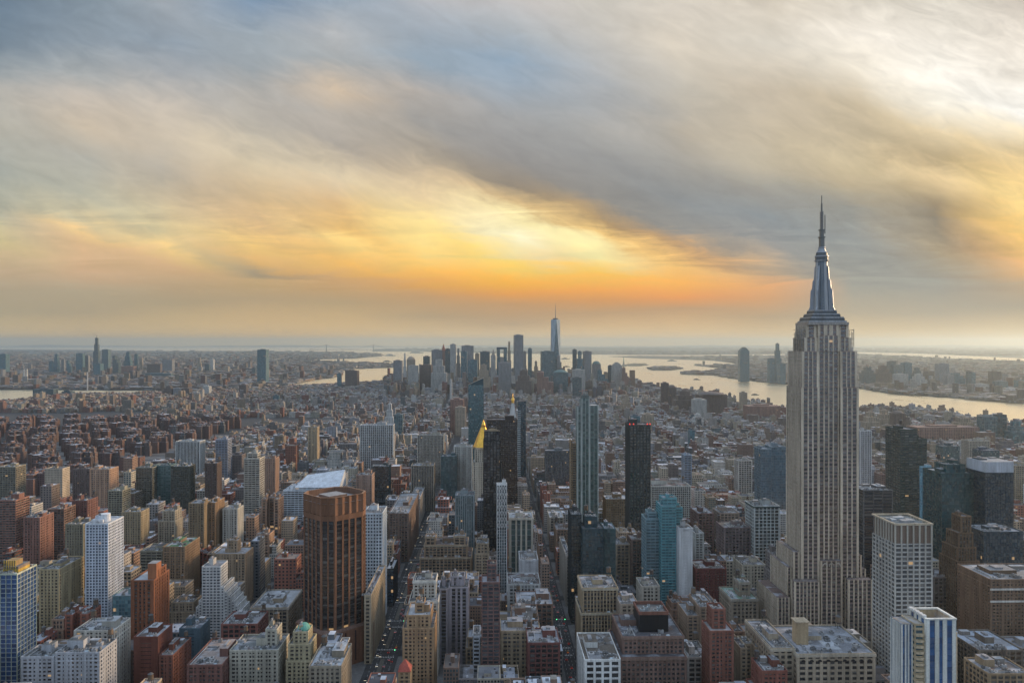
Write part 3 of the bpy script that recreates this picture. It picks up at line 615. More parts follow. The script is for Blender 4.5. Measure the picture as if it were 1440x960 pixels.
T_('brick_block', 'square red brick block with a white parapet low on the left', 188, 222, 896, 655, 30, 'brick', (.20,.075,.052), (.19,.07,.05), rich=.7, roofc=(.45,.46,.48), st=(8,6,3.4,2.8,0,.03,5))
T_('brick_block', 'red brown brick block joined to the right of the square red block', 223.5, 243, 922, 650, 40, 'brick', (.24,.10,.07), rich=1)
T_('apartment_block', 'blue grey rendered block with a blank side wall beside the grey brown slab foot', 252, 281, 884, 700, 26, 'brick', (.09,.14,.17), (.08,.13,.16), st=(9,7,3.2,2.6,0,.03,6), roofc=(.12,.13,.15))
T_('apartment_block', 'long pale grey block with blue white parapets across the bottom left corner', 30, 138, 921, 590, 24, 'brick', (.40,.42,.45), (.38,.40,.44), rich=2.2, roofc=(.14,.14,.13), tiers=[(0,.42,0,1,0,Z(924,590)),(.425,1,.06,1.2,0,Z(919,590))])
T_('office_block', 'cream white block with a row of roof plant, left of the square red brick block', 104, 160, 887, 650, 30, 'punch', (.58,.56,.50), rich=2, roofc=(.4,.42,.43))
T_('brick_block', 'maroon block with white edged roof and square brick stair tower at the bottom edge', 263, 312, 936, 600, 55, 'brick', (.22,.11,.09), rich=.6, roofc=(.32,.26,.23))
T_('brick_block', 'broad maroon brick block right of the white terraced block', 311, 362, 878, 700, 34, 'loft', (.24,.10,.08), rich=1.4)
T_('apartment_block', 'grey beige block of regular windows with a round roof turret at the bottom edge', 323, 391, 915, 615, 34, 'brick', (.42,.40,.33), rich=2.2, roofc=(.15,.16,.16), tiers=[(0,1,0,1,0,Z(915,615)),(.66,.9,.3,.75,Z(915,615),Z(893,615))])
def t_dome():
    Y = 620; root, w, h = T_('apartment_block', 'cream stepped block crowned by a small green copper dome', 402, 438, 912, Y, 24, 'brick', (.46,.40,.26), tiers=[(0,1,0,1,0,Z(930,Y)),(.06,.94,.08,1,Z(930,Y),Z(908,Y)),(.2,.8,.25,.9,Z(908,Y),Z(893,Y))], rich=.5)
    m = MB(); z = Z(893, Y); q = 6
    for k in range(q):
        a0, a1 = math.pi/2*k/q, math.pi/2*(k+1)/q; m.cyl(1, 14, z+5.5*math.sin(a0), z+5.5*math.sin(a1), 5.2*math.cos(a0), max(.001, 5.2*math.cos(a1)), (.16,.40,.32), 14, False)
    m.build('dome', M_WALL, root)
t_dome()
T_('office_block', 'long tan masonry block with a white cornice left of the cornerwise bronze tower', 352, 405, 855, 800, 60, 'loft', (.38,.31,.23), band=(.42,.38,.32), rich=2, roofc=(.34,.35,.36))
T_('apartment_block', 'grey brown block with pale roof low in front of the bronze tower', 434, 480, 938, 560, 42, 'brick', (.30,.26,.2), rich=2, roofc=(.46,.48,.50))
T_('office_tower', 'white gridded office tower directly right of the cornerwise bronze tower', 511, 538, 722, 850, 36, 'grid', (.56,.62,.66), (.55,.62,.66), (.03,.05,.07), rich=.5, roofc=(.25,.22,.2), st=(3.2,1.2,3.6,1.4,0,.05,1.2))
T_('office_block', 'tan stone block at the foot of the white gridded office tower', 512, 522, 838, 742, 100, 'punch', (.42,.35,.25), rich=1.4)
T_('glass_block', 'narrow black glass block at the avenue edge right of the white gridded tower', 543, 553.5, 800, 905, 42, 'curtain', (.02,.025,.03), (.02,.02,.03), (.02,.05,.08), rich=.3)
T_('office_block', 'dark brown long block along the avenue beyond the black glass block', 546, 575, 722, 1090, 150, 'punch', (.20,.14,.11), rich=1.3)
T_('office_block', 'pale grey stone block along the avenue beyond the long dark brown block', 575, 590, 702, 1300, 110, 'loft', (.42,.40,.36), rich=1)
# middle, around the avenue
T_('apartment_block', 'orange tan pre war apartment block with stepped shoulders beside the avenue at the bottom', 566, 610, 868, 640, 40, 'brick', (.40,.26,.145), tiers=[(0,1,0,1,0,Z(884,640)),(.12,.88,.1,.9,Z(884,640),Z(868,640)),(.35,.65,.3,.7,Z(868,640),Z(856,640))], rich=1)
def t_redroof():
    Y = 600; root, w, h = T_('brick_house', 'small tan tower with a red pyramid roof at the bottom edge beside the avenue', 560, 577, 944, Y, 12, 'brick', (.42,.32,.2), rich=0, dec=False)
    m = MB(); m.frustum((-w/2-.4,w/2+.4,-.4,12.4), h, (-.6,.6,5.5,6.5), h+7, (.42,.10,.07)); m.build('roof_pyramid', M_WALL, root)
t_redroof()
T_('apartment_block', 'white ornate block with dark glazed roof rooms behind the orange tan pre war block', 575, 616, 846, 715, 34, 'brick', (.55,.52,.45), tiers=[(0,1,0,1,0,Z(846,715)),(.1,.9,.3,1,Z(846,715),Z(822,715))], rich=1.4, band=(.6,.58,.52))
T_('office_tower', 'lilac grey tower with strong upright window bays in two halves', 617, 659, 829, 740, 28, 'strip', (.34,.32,.35), (.2,.2,.22), tiers=[(0,.33,0,1,0,Z(829,740)),(.345,1,.03,1,0,Z(827,740)),(.4,.85,.3,.8,Z(827,740),Z(815,740))], rich=1, st=(4.4,2.1,3.4,1.0,0,.3,2.4))
T_('office_block', 'broad ornate tan hotel block with pale gabled roof rooms left of the gold pyramid', 590, 663, 784, 960, 46, 'loft', (.34,.25,.17), tiers=[(0,1,0,1,0,Z(784,960)),(.08,.92,.1,.95,Z(784,960),Z(768,960)),(.1,.3,.15,.5,Z(768,960),Z(757,960)),(.65,.88,.15,.5,Z(768,960),Z(756,960))], rich=1.5, band=(.36,.3,.22))
T_('apartment_tower', 'slim dark plum brick tower with lit brick bulkhead at the bottom centre', 677, 703, 820, 655, 22, 'grid', (.20,.115,.10), (.21,.12,.10), (.035,.04,.05), tiers=[(0,1,0,1,0,Z(820,655)),(.3,.82,.3,.9,Z(820,655),Z(798,655))], rich=.4, st=(4.2,.9,3.2,.8,0,.05,.8))
T_('apartment_block', 'narrow pale ribbed slab left of the slim plum brick tower', 665, 675, 895, 665, 26, 'band', (.50,.54,.58), rich=.4)
def t_lattice():
    Y = 950; root, w, h = T_('glass_tower', 'very slim white tower wrapped in a diagonal lattice, in front of the black tower', 698.5, 713, 682, Y, 13, 'mull', (.66,.67,.66), (.60,.62,.62), (.03,.05,.06), rich=.2, roofc=(.5,.5,.5), st=(3.1,.75,3.7,.3,0,.2,.8))
    m = MB(); n = 4; bw = w / n; top = h; bot = h - 52; rows = 7; rh = (top - bot) / rows
    for a in range(n):
        for b in range(rows):
            x = -w/2 + a*bw; z = bot + b*rh
            m.bar((x, -.3, z), (x+bw, -.3, z+rh), .5, (.74,.75,.74)); m.bar((x+bw, -.45, z), (x, -.45, z+rh), .5, (.74,.75,.74))
    m.build('lattice', M_METAL, root)
t_lattice()
def t_black():
    Y = 1080; root, w, h = T_('glass_tower', 'slender black glass tower hiding half of the gold pyramid', 679.5, 703.5, 620, Y, 26, 'mull', (.022,.025,.028), (.02,.022,.025), (.012,.014,.018), tiers=[(0,1,0,1,0,Z(620,Y)),(.05,.95,.08,.92,Z(620,Y),Z(607,Y)),(1.01,1.12,.1,.8,0,Z(650,Y)),(1.125,1.25,.2,.8,0,Z(680,Y))], rich=.2, st=(4.0,.9,3.8,.4,0,.4,.9), roofc=(.1,.1,.1))
    m = MB(); [m.box(-w*.40+k*w*.088, -w*.40+k*w*.088+w*.088, 6, 7, Z(607,Y)-.2, Z(607,Y)+1.2+3.2*math.sin(k/9*math.pi), (.42,.33,.22)) for k in range(10)]; m.build('crown_fin', M_METAL, root)
t_black()
def t_goldpyr():
    Y = 1290; root, w, h = T_('office_tower', 'cream stone tower with a steep gold pyramid roof', 665, 694, 632, Y, 34, 'brick', (.50,.45,.36), tiers=[(0,1,0,1,0,Z(650,Y)),(.08,.92,.08,.92,Z(650,Y),Z(632,Y))], rich=.1, dec=False)
    z = Z(632, Y); ap = Z(589, Y+16); m = MB(); r0 = 17.0; cy_ = 17
    m.cyl(0, cy_, z, z+3, r0+.8, r0+.8, (.55,.50,.40), 8); m.cyl(0, cy_, z+3, z+(ap-z)*.72, r0, 4.2, (.82,.47,.08), 8); m.cyl(0, cy_, z+(ap-z)*.72, z+(ap-z)*.8, 3.4, 3.4, (.85,.5,.1), 8); m.cyl(0, cy_, z+(ap-z)*.8, ap, 3.2, 0, (.85,.5,.1), 8)
    m.build('pyramid_roof', M_GOLD, root, label='gilded pyramid roof with a small lantern')
t_goldpyr()
T_('office_tower', 'broad dark brown slab tower behind the gold pyramid', 684, 727.5, 591, 1340, 34, 'strip', (.055,.042,.038), (.035,.03,.03), (.015,.015,.018), rich=.2, roofc=(.1,.09,.09))
def t_clock():
    Y = 1500; root, w, h = T_('office_tower', 'white stone tower with pyramid roof and small gold cupola, far behind the brown slab', 715.5, 727, 592, Y, 18, 'brick', (.52,.50,.46), rich=0, dec=False)
    z = h; m = MB(); m.frustum((-w/2,w/2,0,18), z, (-2.4,2.4,6.6,11.4), Z(567,Y), (.50,.50,.48)); m.build('pyramid_roof', M_WALL, root)
    g = MB(); g.cyl(0, 9, Z(567,Y), Z(563,Y), 2.6, 2.6, (.8,.5,.12), 10); 
    for k in range(5): a0, a1 = math.pi/2*k/5, math.pi/2*(k+1)/5; g.cyl(0, 9, Z(563,Y)+5*math.sin(a0), Z(563,Y)+5*math.sin(a1), 3.2*math.cos(a0), max(.001,3.2*math.cos(a1)), (1,.6,.12), 10, False)
    g.cyl(0, 9, Z(563,Y)+5, Z(552,Y), .9, 0, (1,.6,.12), 6); g.build('cupola', M_GOLD, root)
t_clock()
def t_slim():
    Y = 1560; root, w, h = T_('glass_tower', 'slim blue glass tower with white banded left edge right of the dark brown slab', 728.5, 739.5, 564, Y, 18, 'curtain', (.03,.05,.06), (.03,.05,.07), (.02,.05,.07), rich=.1, dec=False)
    m = MB()
    for k in range(40): m.box(-w/2-1.2, -w/2+5.2, -1.2, -.05, 8+k*4.1, 9.6+k*4.1, (.42,.50,.53), bottom=True)
    m.build('balcony_stack', M_WALL, root)
t_slim()
def t_slant():
    Y = 1650; x0, x1 = W(658.5,Y), W(680,Y); w = x1-x0; root = empty('glass_tower', ((x0+x1)/2, Y, 0), GA); tag(root, 'blue green glass tower with a slanted top, left of the gold pyramid'); foot(x0, x1, Y, Y+30)
    wm, gm = MB(), MB(); h = Z(541,Y); block(wm, gm, -w/2, w/2, 0, 28, 0, h, ST['curtain'], (.05,.10,.12), (.04,.11,.13), (.03,.10,.12)); wm.build('wall', M_WALL, root); gm.build('glazing', M_GLASS, root)
    m = MB(); zr = Z(531.5,Y); A = [(-w/2,0),(w/2,0),(w/2,28),(-w/2,28)]; hh = [h, zr, zr, h]
    for k in range(4):
        j = (k+1)%4; m.face([(*A[k],h-.01),(*A[j],h-.01),(*A[j],hh[j]),(*A[k],hh[k])], (.04,.08,.10))
    m.face([(*A[k],hh[k]) for k in range(4)], (.10,.12,.13)); m.build('roof', M_METAL, root)
t_slant()
def t_crane():
    Y = 1130; root, w, h = T_('glass_tower', 'green glass tower with a white edge, open top floors and small roof crane', 812, 829, 568, Y, 24, 'curtain', (.44,.48,.45), (.09,.14,.125), (.045,.085,.08), tiers=[(0,.34,0,1,0,Z(572,Y)),(.345,1,-.02,1,0,Z(560,Y)),(1.01,1.75,.02,1,0,Z(570,Y))], rich=.1, dec=False, st=(5.2,.5,3.7,.5,0,.12,1.2))
    m = MB(); z = Z(560,Y)
    for k in range(4): m.bar((-3+k*2.6, 4, z), (-3+k*2.6, 4, z+7+3*(k%2)), .8, (.30,.28,.27))
    m.box(-w/2+w*.36, w/2-.6, 2, 14, z-.2, z+4.5, (.14,.17,.16)); m.box(w*.0, w/2-1.5, 4, 12, z+4.5, z+8, (.30,.32,.30))
    m.bar((-1, 6, z), (-1, 6, z+13), .9, (.5,.3,.25)); m.bar((-6, 6, z+10), (7, 6, z+12), .7, (.5,.3,.25)); m.build('crane', M_METAL, root)
t_crane()
T_('office_tower', 'narrow tan brown tower touching the left side of the green glass tower', 803, 810.5, 621, 1150, 26, 'band', (.32,.23,.14), (.33,.24,.15), tiers=[(0,.25,0,1,0,Z(620,1150)),(.26,1,.04,1,0,Z(624,1150))], rich=.1)
T_('office_tower', 'wide dark grey slab of small squares left of the green glass tower', 767, 802, 634, 1500, 26, 'strip', (.13,.14,.145), (.09,.1,.11), (.03,.04,.05), rich=.4)
T_('office_block', 'brown office block with yellowish windows between the green tower and the black ribbed tower', 852, 884, 702, 1150, 34, 'grid', (.24,.17,.10), (.22,.15,.09), (.09,.075,.05), rich=.8)
def t_dark():
    Y = 1010; root, w, h = T_('office_tower', 'black ribbed tower with red lamps along its roof edge', 885, 915, 598, Y, 32, 'mull', (.055,.062,.062), (.03,.035,.037), (.02,.028,.03), rich=.2, st=(3.9,1.5,3.8,.7,0,.42,1.2), roofc=(.12,.1,.1))
    for x in (-.48,-.3,.35,.48):
        m = MB(); m.cyl(x*w, .8, h+1, h+2.6, .8, .5, (.4,.02,.02), 8); m.build('warning_lamp', M_RED, root)
    m = MB(); r = random.Random(2)
    for k in range(26): a = r.uniform(-w/2+1, w/2-3); z = r.uniform(20, h-20); m.box(a, a+1.6, -.05, .0+.4, z, z+3, (.10,.12,.12))
    m.build('panel', M_METAL, root)
t_dark()
T_('glass_tower', 'dark glass slab at the left of the teal glass cluster, with a flat black top', 803, 818, 724, 850, 34, 'curtain', (.04,.05,.055), (.035,.05,.055), (.02,.035,.04), rich=.5, roofc=(.08,.08,.09))
T_('glass_tower', 'teal glass tower with blue upper panels in the middle of the teal cluster', 819, 849, 744, 835, 30, 'curtain', (.05,.08,.09), (.035,.065,.078), (.022,.055,.07), tiers=[(0,1,0,1,0,Z(744,835)),(.15,.75,.25,.9,Z(744,835),Z(729,835))], rich=.8)
T_('glass_tower', 'green grey glass tower at the right of the teal cluster', 850, 866, 744, 850, 30, 'curtain', (.10,.16,.17), (.07,.12,.13), (.04,.085,.09), rich=.6)
T_('apartment_tower', 'turquoise glass apartment tower with open balconies and crown', 930, 951, 712, 872, 30, 'balc', (.12,.30,.34), (.13,.34,.38), (.04,.12,.15), tiers=[(0,1,0,1,0,Z(712,872)),(.2,1.15,.25,.9,Z(712,872),Z(703,872)),(1.01,1.5,.15,1,0,Z(716,872))], rich=.7)
T_('apartment_tower', 'white blank walled slab in front of the turquoise balcony tower', 955, 974, 743, 860, 20, 'brick', (.60,.62,.63), (.6,.62,.63), st=(30,26,3.1,3.0,0,.01,9), rich=.7, roofc=(.12,.14,.14))
T_('apartment_tower', 'pale blue glass tower left of the turquoise balcony tower', 908, 929, 730, 885, 26, 'band', (.22,.32,.35), (.20,.30,.34), (.05,.10,.12), tiers=[(0,1,0,1,0,Z(730,885)),(.2,.8,.2,.8,Z(730,885),Z(722,885))], rich=.6)
T_('office_block', 'cream stone block with tall arched window bays right of the slim lattice tower', 716, 750, 729, 985, 38, 'strip', (.50,.46,.38), (.14,.17,.17), (.03,.06,.06), band=(.52,.49,.42), tiers=[(0,1,0,1,0,Z(729,985))], rich=1.2, st=(6.6,2.3,7.2,1.3,0,.35,2.6))
T_('office_block', 'white block with a plain gabled end wall in the centre avenue blocks', 731, 757, 788, 905, 40, 'punch', (.56,.58,.60), (.56,.58,.6), st=(20,17,3.4,3.2,0,.01,8), rich=.8)
T_('office_block', 'tan gothic pre war tower block with pale upright ribs, right of the centre avenue', 818, 870, 829, 720, 44, 'strip', (.42,.33,.215), (.24,.18,.12), tiers=[(-.02,1,0,1,0,Z(862,720)),(.03,1,.08,1,Z(862,720),Z(829,720))], rich=1.6, band=(.46,.40,.30))
T_('office_block', 'white fronted office block with a big flat grey roof at the bottom right of centre', 822, 873, 928, 600, 56, 'punch', (.70,.71,.68), (.68,.69,.67), roofc=(.135,.115,.095), st=(6.6,2.0,4.6,1.4,0,.12,1.6), rich=.6)
T_('office_block', 'brown masonry office block carrying the big black roof box', 872, 966, 925, 612, 60, 'punch', (.20,.125,.10), (.19,.12,.095), tiers=[(0,1,0,1,0,Z(925,612)),(.06,1,.14,1,Z(925,612),Z(901,612))], rich=1, roofc=(.10,.10,.11), band=(.22,.15,.12), st=(3.4,1.5,3.6,1.7,0,.3,1.6))
def t_box():
    Y = 632; x0, x1 = W(900,Y), W(941,Y); root = bpy.data.objects[[o.name for o in sc.objects if o.get('label','').startswith('brown masonry office block carrying')][0]]
    m = MB(); X0 = x0-root.location.x; X1 = x1-root.location.x; zb = Z(901,612)
    m.box(X0, X1, 20, 46, zb, Z(864,Y), (.02,.021,.024), (.2,.2,.2)); m.build('plant_screen', M_METAL, root)
    r = MB(); parapet(r, X0-.3, X1+.3, 19.7, 46.3, Z(864,Y)+.01, 2.6, (.22,.10,.07), .8); r.build('parapet', M_WALL, root)
    h = MB(); rr = random.Random(5); [hvac(h, X0+4+k*3.6, 28+k%3*5, Z(864,Y), rr, (.45,.5,.52)) for k in range(6)]; h.build('ventilation_unit', M_METAL, root)
t_box()
T_('apartment_tower', 'slim red brick tower with a brick bulkhead at the bottom, left of the limestone skyscraper', 998, 1032, 888, 610, 24, 'brick', (.25,.105,.075), tiers=[(0,1,0,1,0,Z(888,610)),(.2,.78,.3,.95,Z(888,610),Z(862,610))], rich=.7, roofc=(.3,.3,.3))
T_('office_block', 'tan brick block with blank side and lit corner, left of the slim red brick tower', 966, 1006, 856, 700, 36, 'brick', (.32,.235,.17), tiers=[(0,.42,0,1,0,Z(866,700)),(.43,1,-.03,1,0,Z(854,700))], rich=1.4)
T_('office_block', 'tan block with a bright green roof edge left of the limestone skyscraper', 1028, 1067, 843, 760, 40, 'punch', (.31,.26,.20), roofc=(.16,.24,.19), tiers=[(0,1,0,1,0,Z(843,760)),(.45,.85,.3,.8,Z(843,760),Z(825,760))], rich=1.3, band=(.33,.30,.25))
T_('office_block', 'pale block with rows of cream framed windows above the green edged block', 1044, 1077, 795, 870, 34, 'punch', (.44,.40,.32), rich=1.2)
T_('office_tower', 'dark block with a white square window grid touching the skyscraper left edge', 1060, 1097, 712, 1000, 34, 'grid', (.50,.53,.52), (.48,.52,.51), (.02,.035,.038), rich=1, roofc=(.05,.07,.07), st=(5,1.0,4.4,.9,0,.05,1.8), band=(.05,.08,.08))
T_('glass_tower', 'blue glass tower with pale right half partly behind the limestone skyscraper', 1070, 1100, 630, 1160, 30, 'curtain', (.20,.25,.28), (.18,.25,.29), (.07,.12,.155), tiers=[(0,.5,0,1,0,Z(632,1160)),(.505,1.2,.05,1,0,Z(629,1160))], rich=.3)
def t_ornate():
    Y = 590; root, w, h = T_('department_store', 'ornate tan stone block with arched top windows at the skyscraper foot', 1120, 1232, 920, Y, 60, 'punch', (.40,.335,.25), (.38,.32,.24), roofc=(.22,.23,.25), rich=3.4, band=(.44,.39,.31), st=(5.4,2.2,4.2,1.8,0,.25,2.0), tiers=[(0,1,0,1,0,Z(920,Y)),(-.28,.02,.12,1.15,0,Z(911,Y+8))])
    m = MB(); m.box(-22, -13, 20, 30, h, h+17, (.42,.32,.2), (.2,.17,.14)); m.box(-23, -12, 19.5, 30.5, h+17, h+17.8, (.45,.36,.25)); m.build('stair_tower', M_WALL, root)
    rr = random.Random(8)
    for k in range(16): q = MB(); hvac(q, rr.uniform(-w*.4, w*.42), rr.uniform(8, 50), h-.1, rr); q.build('ventilation_unit', M_METAL, root)
    for k in range(9):
        q = MB(); c = -w*.42 + k*w*.105; P = [(c+1.7*math.cos(math.pi*j/8), -.56, h-5+1.7*math.sin(math.pi*j/8)) for j in range(9)]; q.face(P[::-1], (.03,.03,.035)); q.build('arched_window', M_METAL, root)
t_ornate()
T_('office_block', 'grey white roofed wide block just behind the ornate tan stone block', 1159, 1225, 905, 668, 28, 'punch', (.32,.29,.24), roofc=(.6,.6,.6), rich=.8)
def t_crown():
    Y = 640; root, w, h = T_('office_tower', 'pale stone tower with a dark ribbed crown storey right of the limestone skyscraper', 1258, 1312, 764, Y, 38, 'grid', (.50,.48,.43), (.47,.46,.43), (.05,.055,.06), rich=0, dec=False, st=(4.9,1.15,3.6,1.15,0,.16,.9))
    z = Z(738, Y); wm, gm = MB(), MB(); m = MB(); m.box(-w/2+1, w/2-1, 1, 37, h, z-.6, (.20,.15,.12), (.2,.22,.22)); m.build('plant_storey', M_WALL, root)
    p = MB()
    for k in range(7):
        x = -w/2 + k*(w-1.2)/6; p.box(x, x+1.2, -.05, .95, h, z, (.50,.47,.40))
    for k in range(1, 8): y = k*(36.8)/8; p.box(-w/2-.05, -w/2+.95, y, y+1.1, h, z, (.50,.47,.40)); p.box(w/2-.95, w/2+.05, y, y+1.1, h, z, (.5,.47,.4))
    parapet(p, -w/2-.4, w/2+.4, -.4, 38.4, z, 1.3, (.50,.43,.32), 1.2); p.build('crown', M_WALL, root)
    s = MB(); rr = random.Random(6); [s.box(a, a+rr.uniform(3,8), b, b+rr.uniform(3,7), z-.6, z+rr.uniform(.3,1.5), rr.choice([(.5,.55,.6),(.4,.42,.45),(.3,.33,.35)])) for a, b in [(rr.uniform(-w*.4,w*.2), rr.uniform(5,28)) for _ in range(12)]]; s.build('roof_plant', M_METAL, root)
t_crown()
def t_stripe():
    Y = 480; x0, x1 = W(1302,Y), W(1345,Y); w = x1-x0; h = Z(871,Y); root = empty('office_tower', ((x0+x1)/2, Y, 0), GA); tag(root, 'white tower with bright blue vertical window stripes at the bottom right'); foot(x0-12, x1+2, Y, Y+22); SEEN.append((1310,870,Y,'blue striped white tower'))
    WH, BL, BE = (.70,.70,.64), (.025,.085,.21), (.52,.42,.28); m, g = MB(), MB()
    block(m, g, -w/2, w/2, 0, 20, 0, h, (w/3.55, w/6.6, 3.6, .02, 0, .3, w/9), WH, (.035,.10,.22), BL)
    block(m, g, -w/2-13.2, -w/2-6, 4, 18, 0, h-4, (1.9,.95,3.6,.02,0,.3,.8), WH, (.035,.10,.22), BL)
    block(m, g, -w/2-6, -w/2, 2, 18, 0, h-3, ST['band'], BE, BE, (.03,.10,.13))
    block(m, g, w/2+.02, w/2+2.6, 3, 17, 0, h-9, ST['band'], BE, BE, (.03,.10,.13)); m.build('wall', M_WALL, root); g.build('glazing', M_GLASS, root)
    for k in range(22):     # rounded bay balconies on the left corner
        c = MB(); z = h-9-k*3.6-1.4
        for j in range(6):
            a0, a1 = math.pi*(1+j/6), math.pi*(1+(j+1)/6); cx = -w/2-3
            P = lambda a, r: (cx+r*math.cos(a), 2+r*.7*math.sin(a))
            c.face([(*P(a0,3.1), z), (*P(a1,3.1), z), (*P(a1,3.1), z+1.4), (*P(a0,3.1), z+1.4)], BE); c.face([(*P(a0,3.1), z+1.4), (*P(a1,3.1), z+1.4), (cx, 2, z+1.4)], BE)
        c.build('bay_balcony', M_WALL, root)
    r = MB(); r.face([(-w/2+.6,.6,h-5),(w/2-.6,.6,h-5),(w/2-.6,19.4,h-5),(-w/2+.6,19.4,h-5)], (.16,.14,.12))
    for a_, b_ in (((-w/2+.7,.7),(w/2-.7,.7)),((w/2-.7,.7),(w/2-.7,19.3)),((w/2-.7,19.3),(-w/2+.7,19.3)),((-w/2+.7,19.3),(-w/2+.7,.7))): r.face([(*b_,h-5),(*a_,h-5),(*a_,h),(*b_,h)], BE)
    r.face([(0,0,0),(0,.01,0),(.01,0,0)], BE); r.face([(-w/2-13,4,h-4.2),(-w/2-6,4,h-4.2),(-w/2-6,18,h-4.2),(-w/2-13,18,h-4.2)], (.3,.25,.2)); r.face([(-w/2-6,2,h-3.2),(-w/2,2,h-3.2),(-w/2,18,h-3.2),(-w/2-6,18,h-3.2)], (.4,.33,.25)); ro = r.build('roof', M_ROOF, root)
    p = MB(); parapet(p, -w/2-.3, w/2+.3, -.3, 20.3, h+.01, .9, WH, 1.6)
    p.face([(-w/2+1,19.9,h-5),(w/2-1,19.9,h-5),(w/2-1,19.9,h),(-w/2+1,19.9,h)], BE); p.build('parapet', M_WALL, ro)
    for k in range(5): q = MB(); q.box(-w/2-1.0, -w/2+1.4, 2+k*3.6, 3.9+k*3.6, h+.9, h+2.2, (.75,.75,.72)); q.build('merlon', M_WALL, ro)
t_stripe()
T_('office_tower', 'dark brown brick tower stepping up to a thin top right of the crowned stone tower', 1347, 1378, 772, 800, 34, 'strip', (.17,.115,.075), (.1,.07,.05), tiers=[(0,1,0,1,0,Z(790,800)),(.05,.95,.1,.9,Z(790,800),Z(772,800)),(.2,.9,.2,.85,Z(772,800),Z(752,800)),(.42,.9,.3,.8,Z(752,800),Z(730,800))], rich=.3)
T_('glass_tower', 'dark teal glass tower with a grey rooftop box right of the crowned stone tower', 1324, 1371, 664, 900, 40, 'curtain', (.04,.085,.09), (.035,.08,.085), (.025,.07,.08), tiers=[(0,1,0,1,0,Z(672,900)),(.0,1,0,1,Z(672,900),Z(666,900)),(.25,.85,.2,.8,Z(666,900),Z(656,900))], rich=1)
T_('glass_tower', 'black blue glass tower with a white top storey at the right', 1385, 1426, 665, 880, 36, 'curtain', (.05,.07,.09), (.04,.06,.08), (.018,.035,.05), tiers=[(0,1,0,1,0,Z(665,880)),(.02,.98,.03,.97,Z(665,880),Z(652,880))], rich=1)
T_('glass_tower', 'dark blue glass block lower right of the white topped glass tower', 1383, 1440, 748, 840, 36, 'curtain', (.05,.075,.09), (.045,.07,.09), (.02,.045,.065), rich=1.2)
def t_whitecap():
    o = [q for q in sc.objects if str(q.get('label','')).startswith('black blue glass tower with a white top')][0]; m = MB(); w = (1426-1385)/F*880
    m.box(-w*.485, w*.485, -.4, 35.2, Z(664,880), Z(651,880)+1.5, (.46,.50,.55), (.3,.32,.34)); m.build('top_storey', M_WALL, o)
t_whitecap()
T_('office_tower', 'dark banded slab tower with a clipped upper right corner', 1266, 1296, 606, 1050, 40, 'band', (.055,.075,.07), (.05,.072,.068), (.02,.026,.028), tiers=[(0,.82,0,1,0,Z(604,1050)),(.825,1.3,.05,1,0,Z(618,1050))], rich=.3, roofc=(.12,.12,.13))
T_('apartment_tower', 'white ribbed slim tower just right of the limestone skyscraper', 1210, 1226, 606, 1400, 24, 'strip', (.56,.57,.58), (.3,.31,.32), rich=.3)
T_('glass_block', 'light blue glass slab with square cut outs right of the dark banded slab', 1306, 1318, 660, 1000, 22, 'curtain', (.24,.42,.52), (.26,.46,.56), (.12,.30,.40), rich=.2)
T_('office_tower', 'dark slab with white columns and open white roof frame beside the skyscraper', 1214, 1256, 690, 880, 34, 'strip', (.14,.14,.14), (.035,.04,.045), (.02,.024,.03), rich=1.4, roofc=(.45,.46,.46), st=(10,1.0,3.6,1.2,0,.3,1))
T_('office_block', 'broad brown brick block with two white window bands at the right edge', 1392, 1500, 815, 700, 50, 'brick', (.215,.145,.10), (.2,.135,.095), rich=2, roofc=(.25,.26,.27))
def t_bands():
    o = [q for q in sc.objects if str(q.get('label','')).startswith('broad brown brick block with two')][0]; m = MB(); w = 108/F*700
    for py in (829, 846): m.box(-w/2-.5, w/2+.4, -.6, -.03, Z(py,700), Z(py,700)+1.6, (.62,.60,.55), bottom=True)
    m.build('stone_band', M_WALL, o)
t_bands()
T_('office_block', 'block with a flat blue white roof low at the right edge', 1376, 1440, 915, 640, 46, 'loft', (.20,.17,.14), roofc=(.40,.46,.54), rich=1.6)
T_('brick_block', 'small tan block with a flat white parapet at the bottom right corner', 1390, 1452, 948, 570, 30, 'loft', (.33,.25,.16), roofc=(.3,.3,.32), rich=1.8)
T_('office_block', 'white glass roofed low hall between the black roof box and the slim red brick tower', 966, 998, 925, 640, 36, 'loft', (.5,.45,.4), roofc=(.55,.52,.5), rich=1.5)
# left-middle distance
T_('apartment_tower', 'cream gridded tower upper left of the cornerwise bronze tower', 343, 365, 645, 1250, 28, 'band', (.52,.49,.42), tiers=[(0,1,0,1,0,Z(645,1250)),(.15,.8,.2,.8,Z(645,1250),Z(638,1250))], rich=.4)
def t_slope():
    Y = 1230; root, w, h = T_('office_block', 'white banded office block with a sloping white roof behind the bronze tower', 398, 436, 690, Y, 60, 'band', (.52,.56,.60), (.55,.60,.64), rich=.5, roofc=(.5,.52,.55))
    m, g = MB(), MB(); z = Z(685, Y+4); X0, X1 = -w*.1, w*1.55; block(m, g, X0, X1, 4, 62, 0, z, ST['band'], (.55,.6,.64), (.58,.62,.66), (.06,.09,.1))
    z2, z3 = Z(676,Y), Z(668,Y); m.face([(X0,4,z),(X1,4,z),(X1,56,z3),(X0+8,56,z2)], (.60,.65,.70)); m.face([(X1,4,z),(X1,62,z),(X1,56,z3)], (.5,.55,.6)); m.face([(X1,62,z),(X0,62,z),(X0+8,56,z2),(X1,56,z3)], (.5,.52,.55)); m.face([(X0,62,z),(X0,4,z),(X0+8,56,z2)], (.5,.52,.55))
    m.build('sloping_roof', M_WALL, root); g.build('glazing', M_GLASS, root)
t_slope()
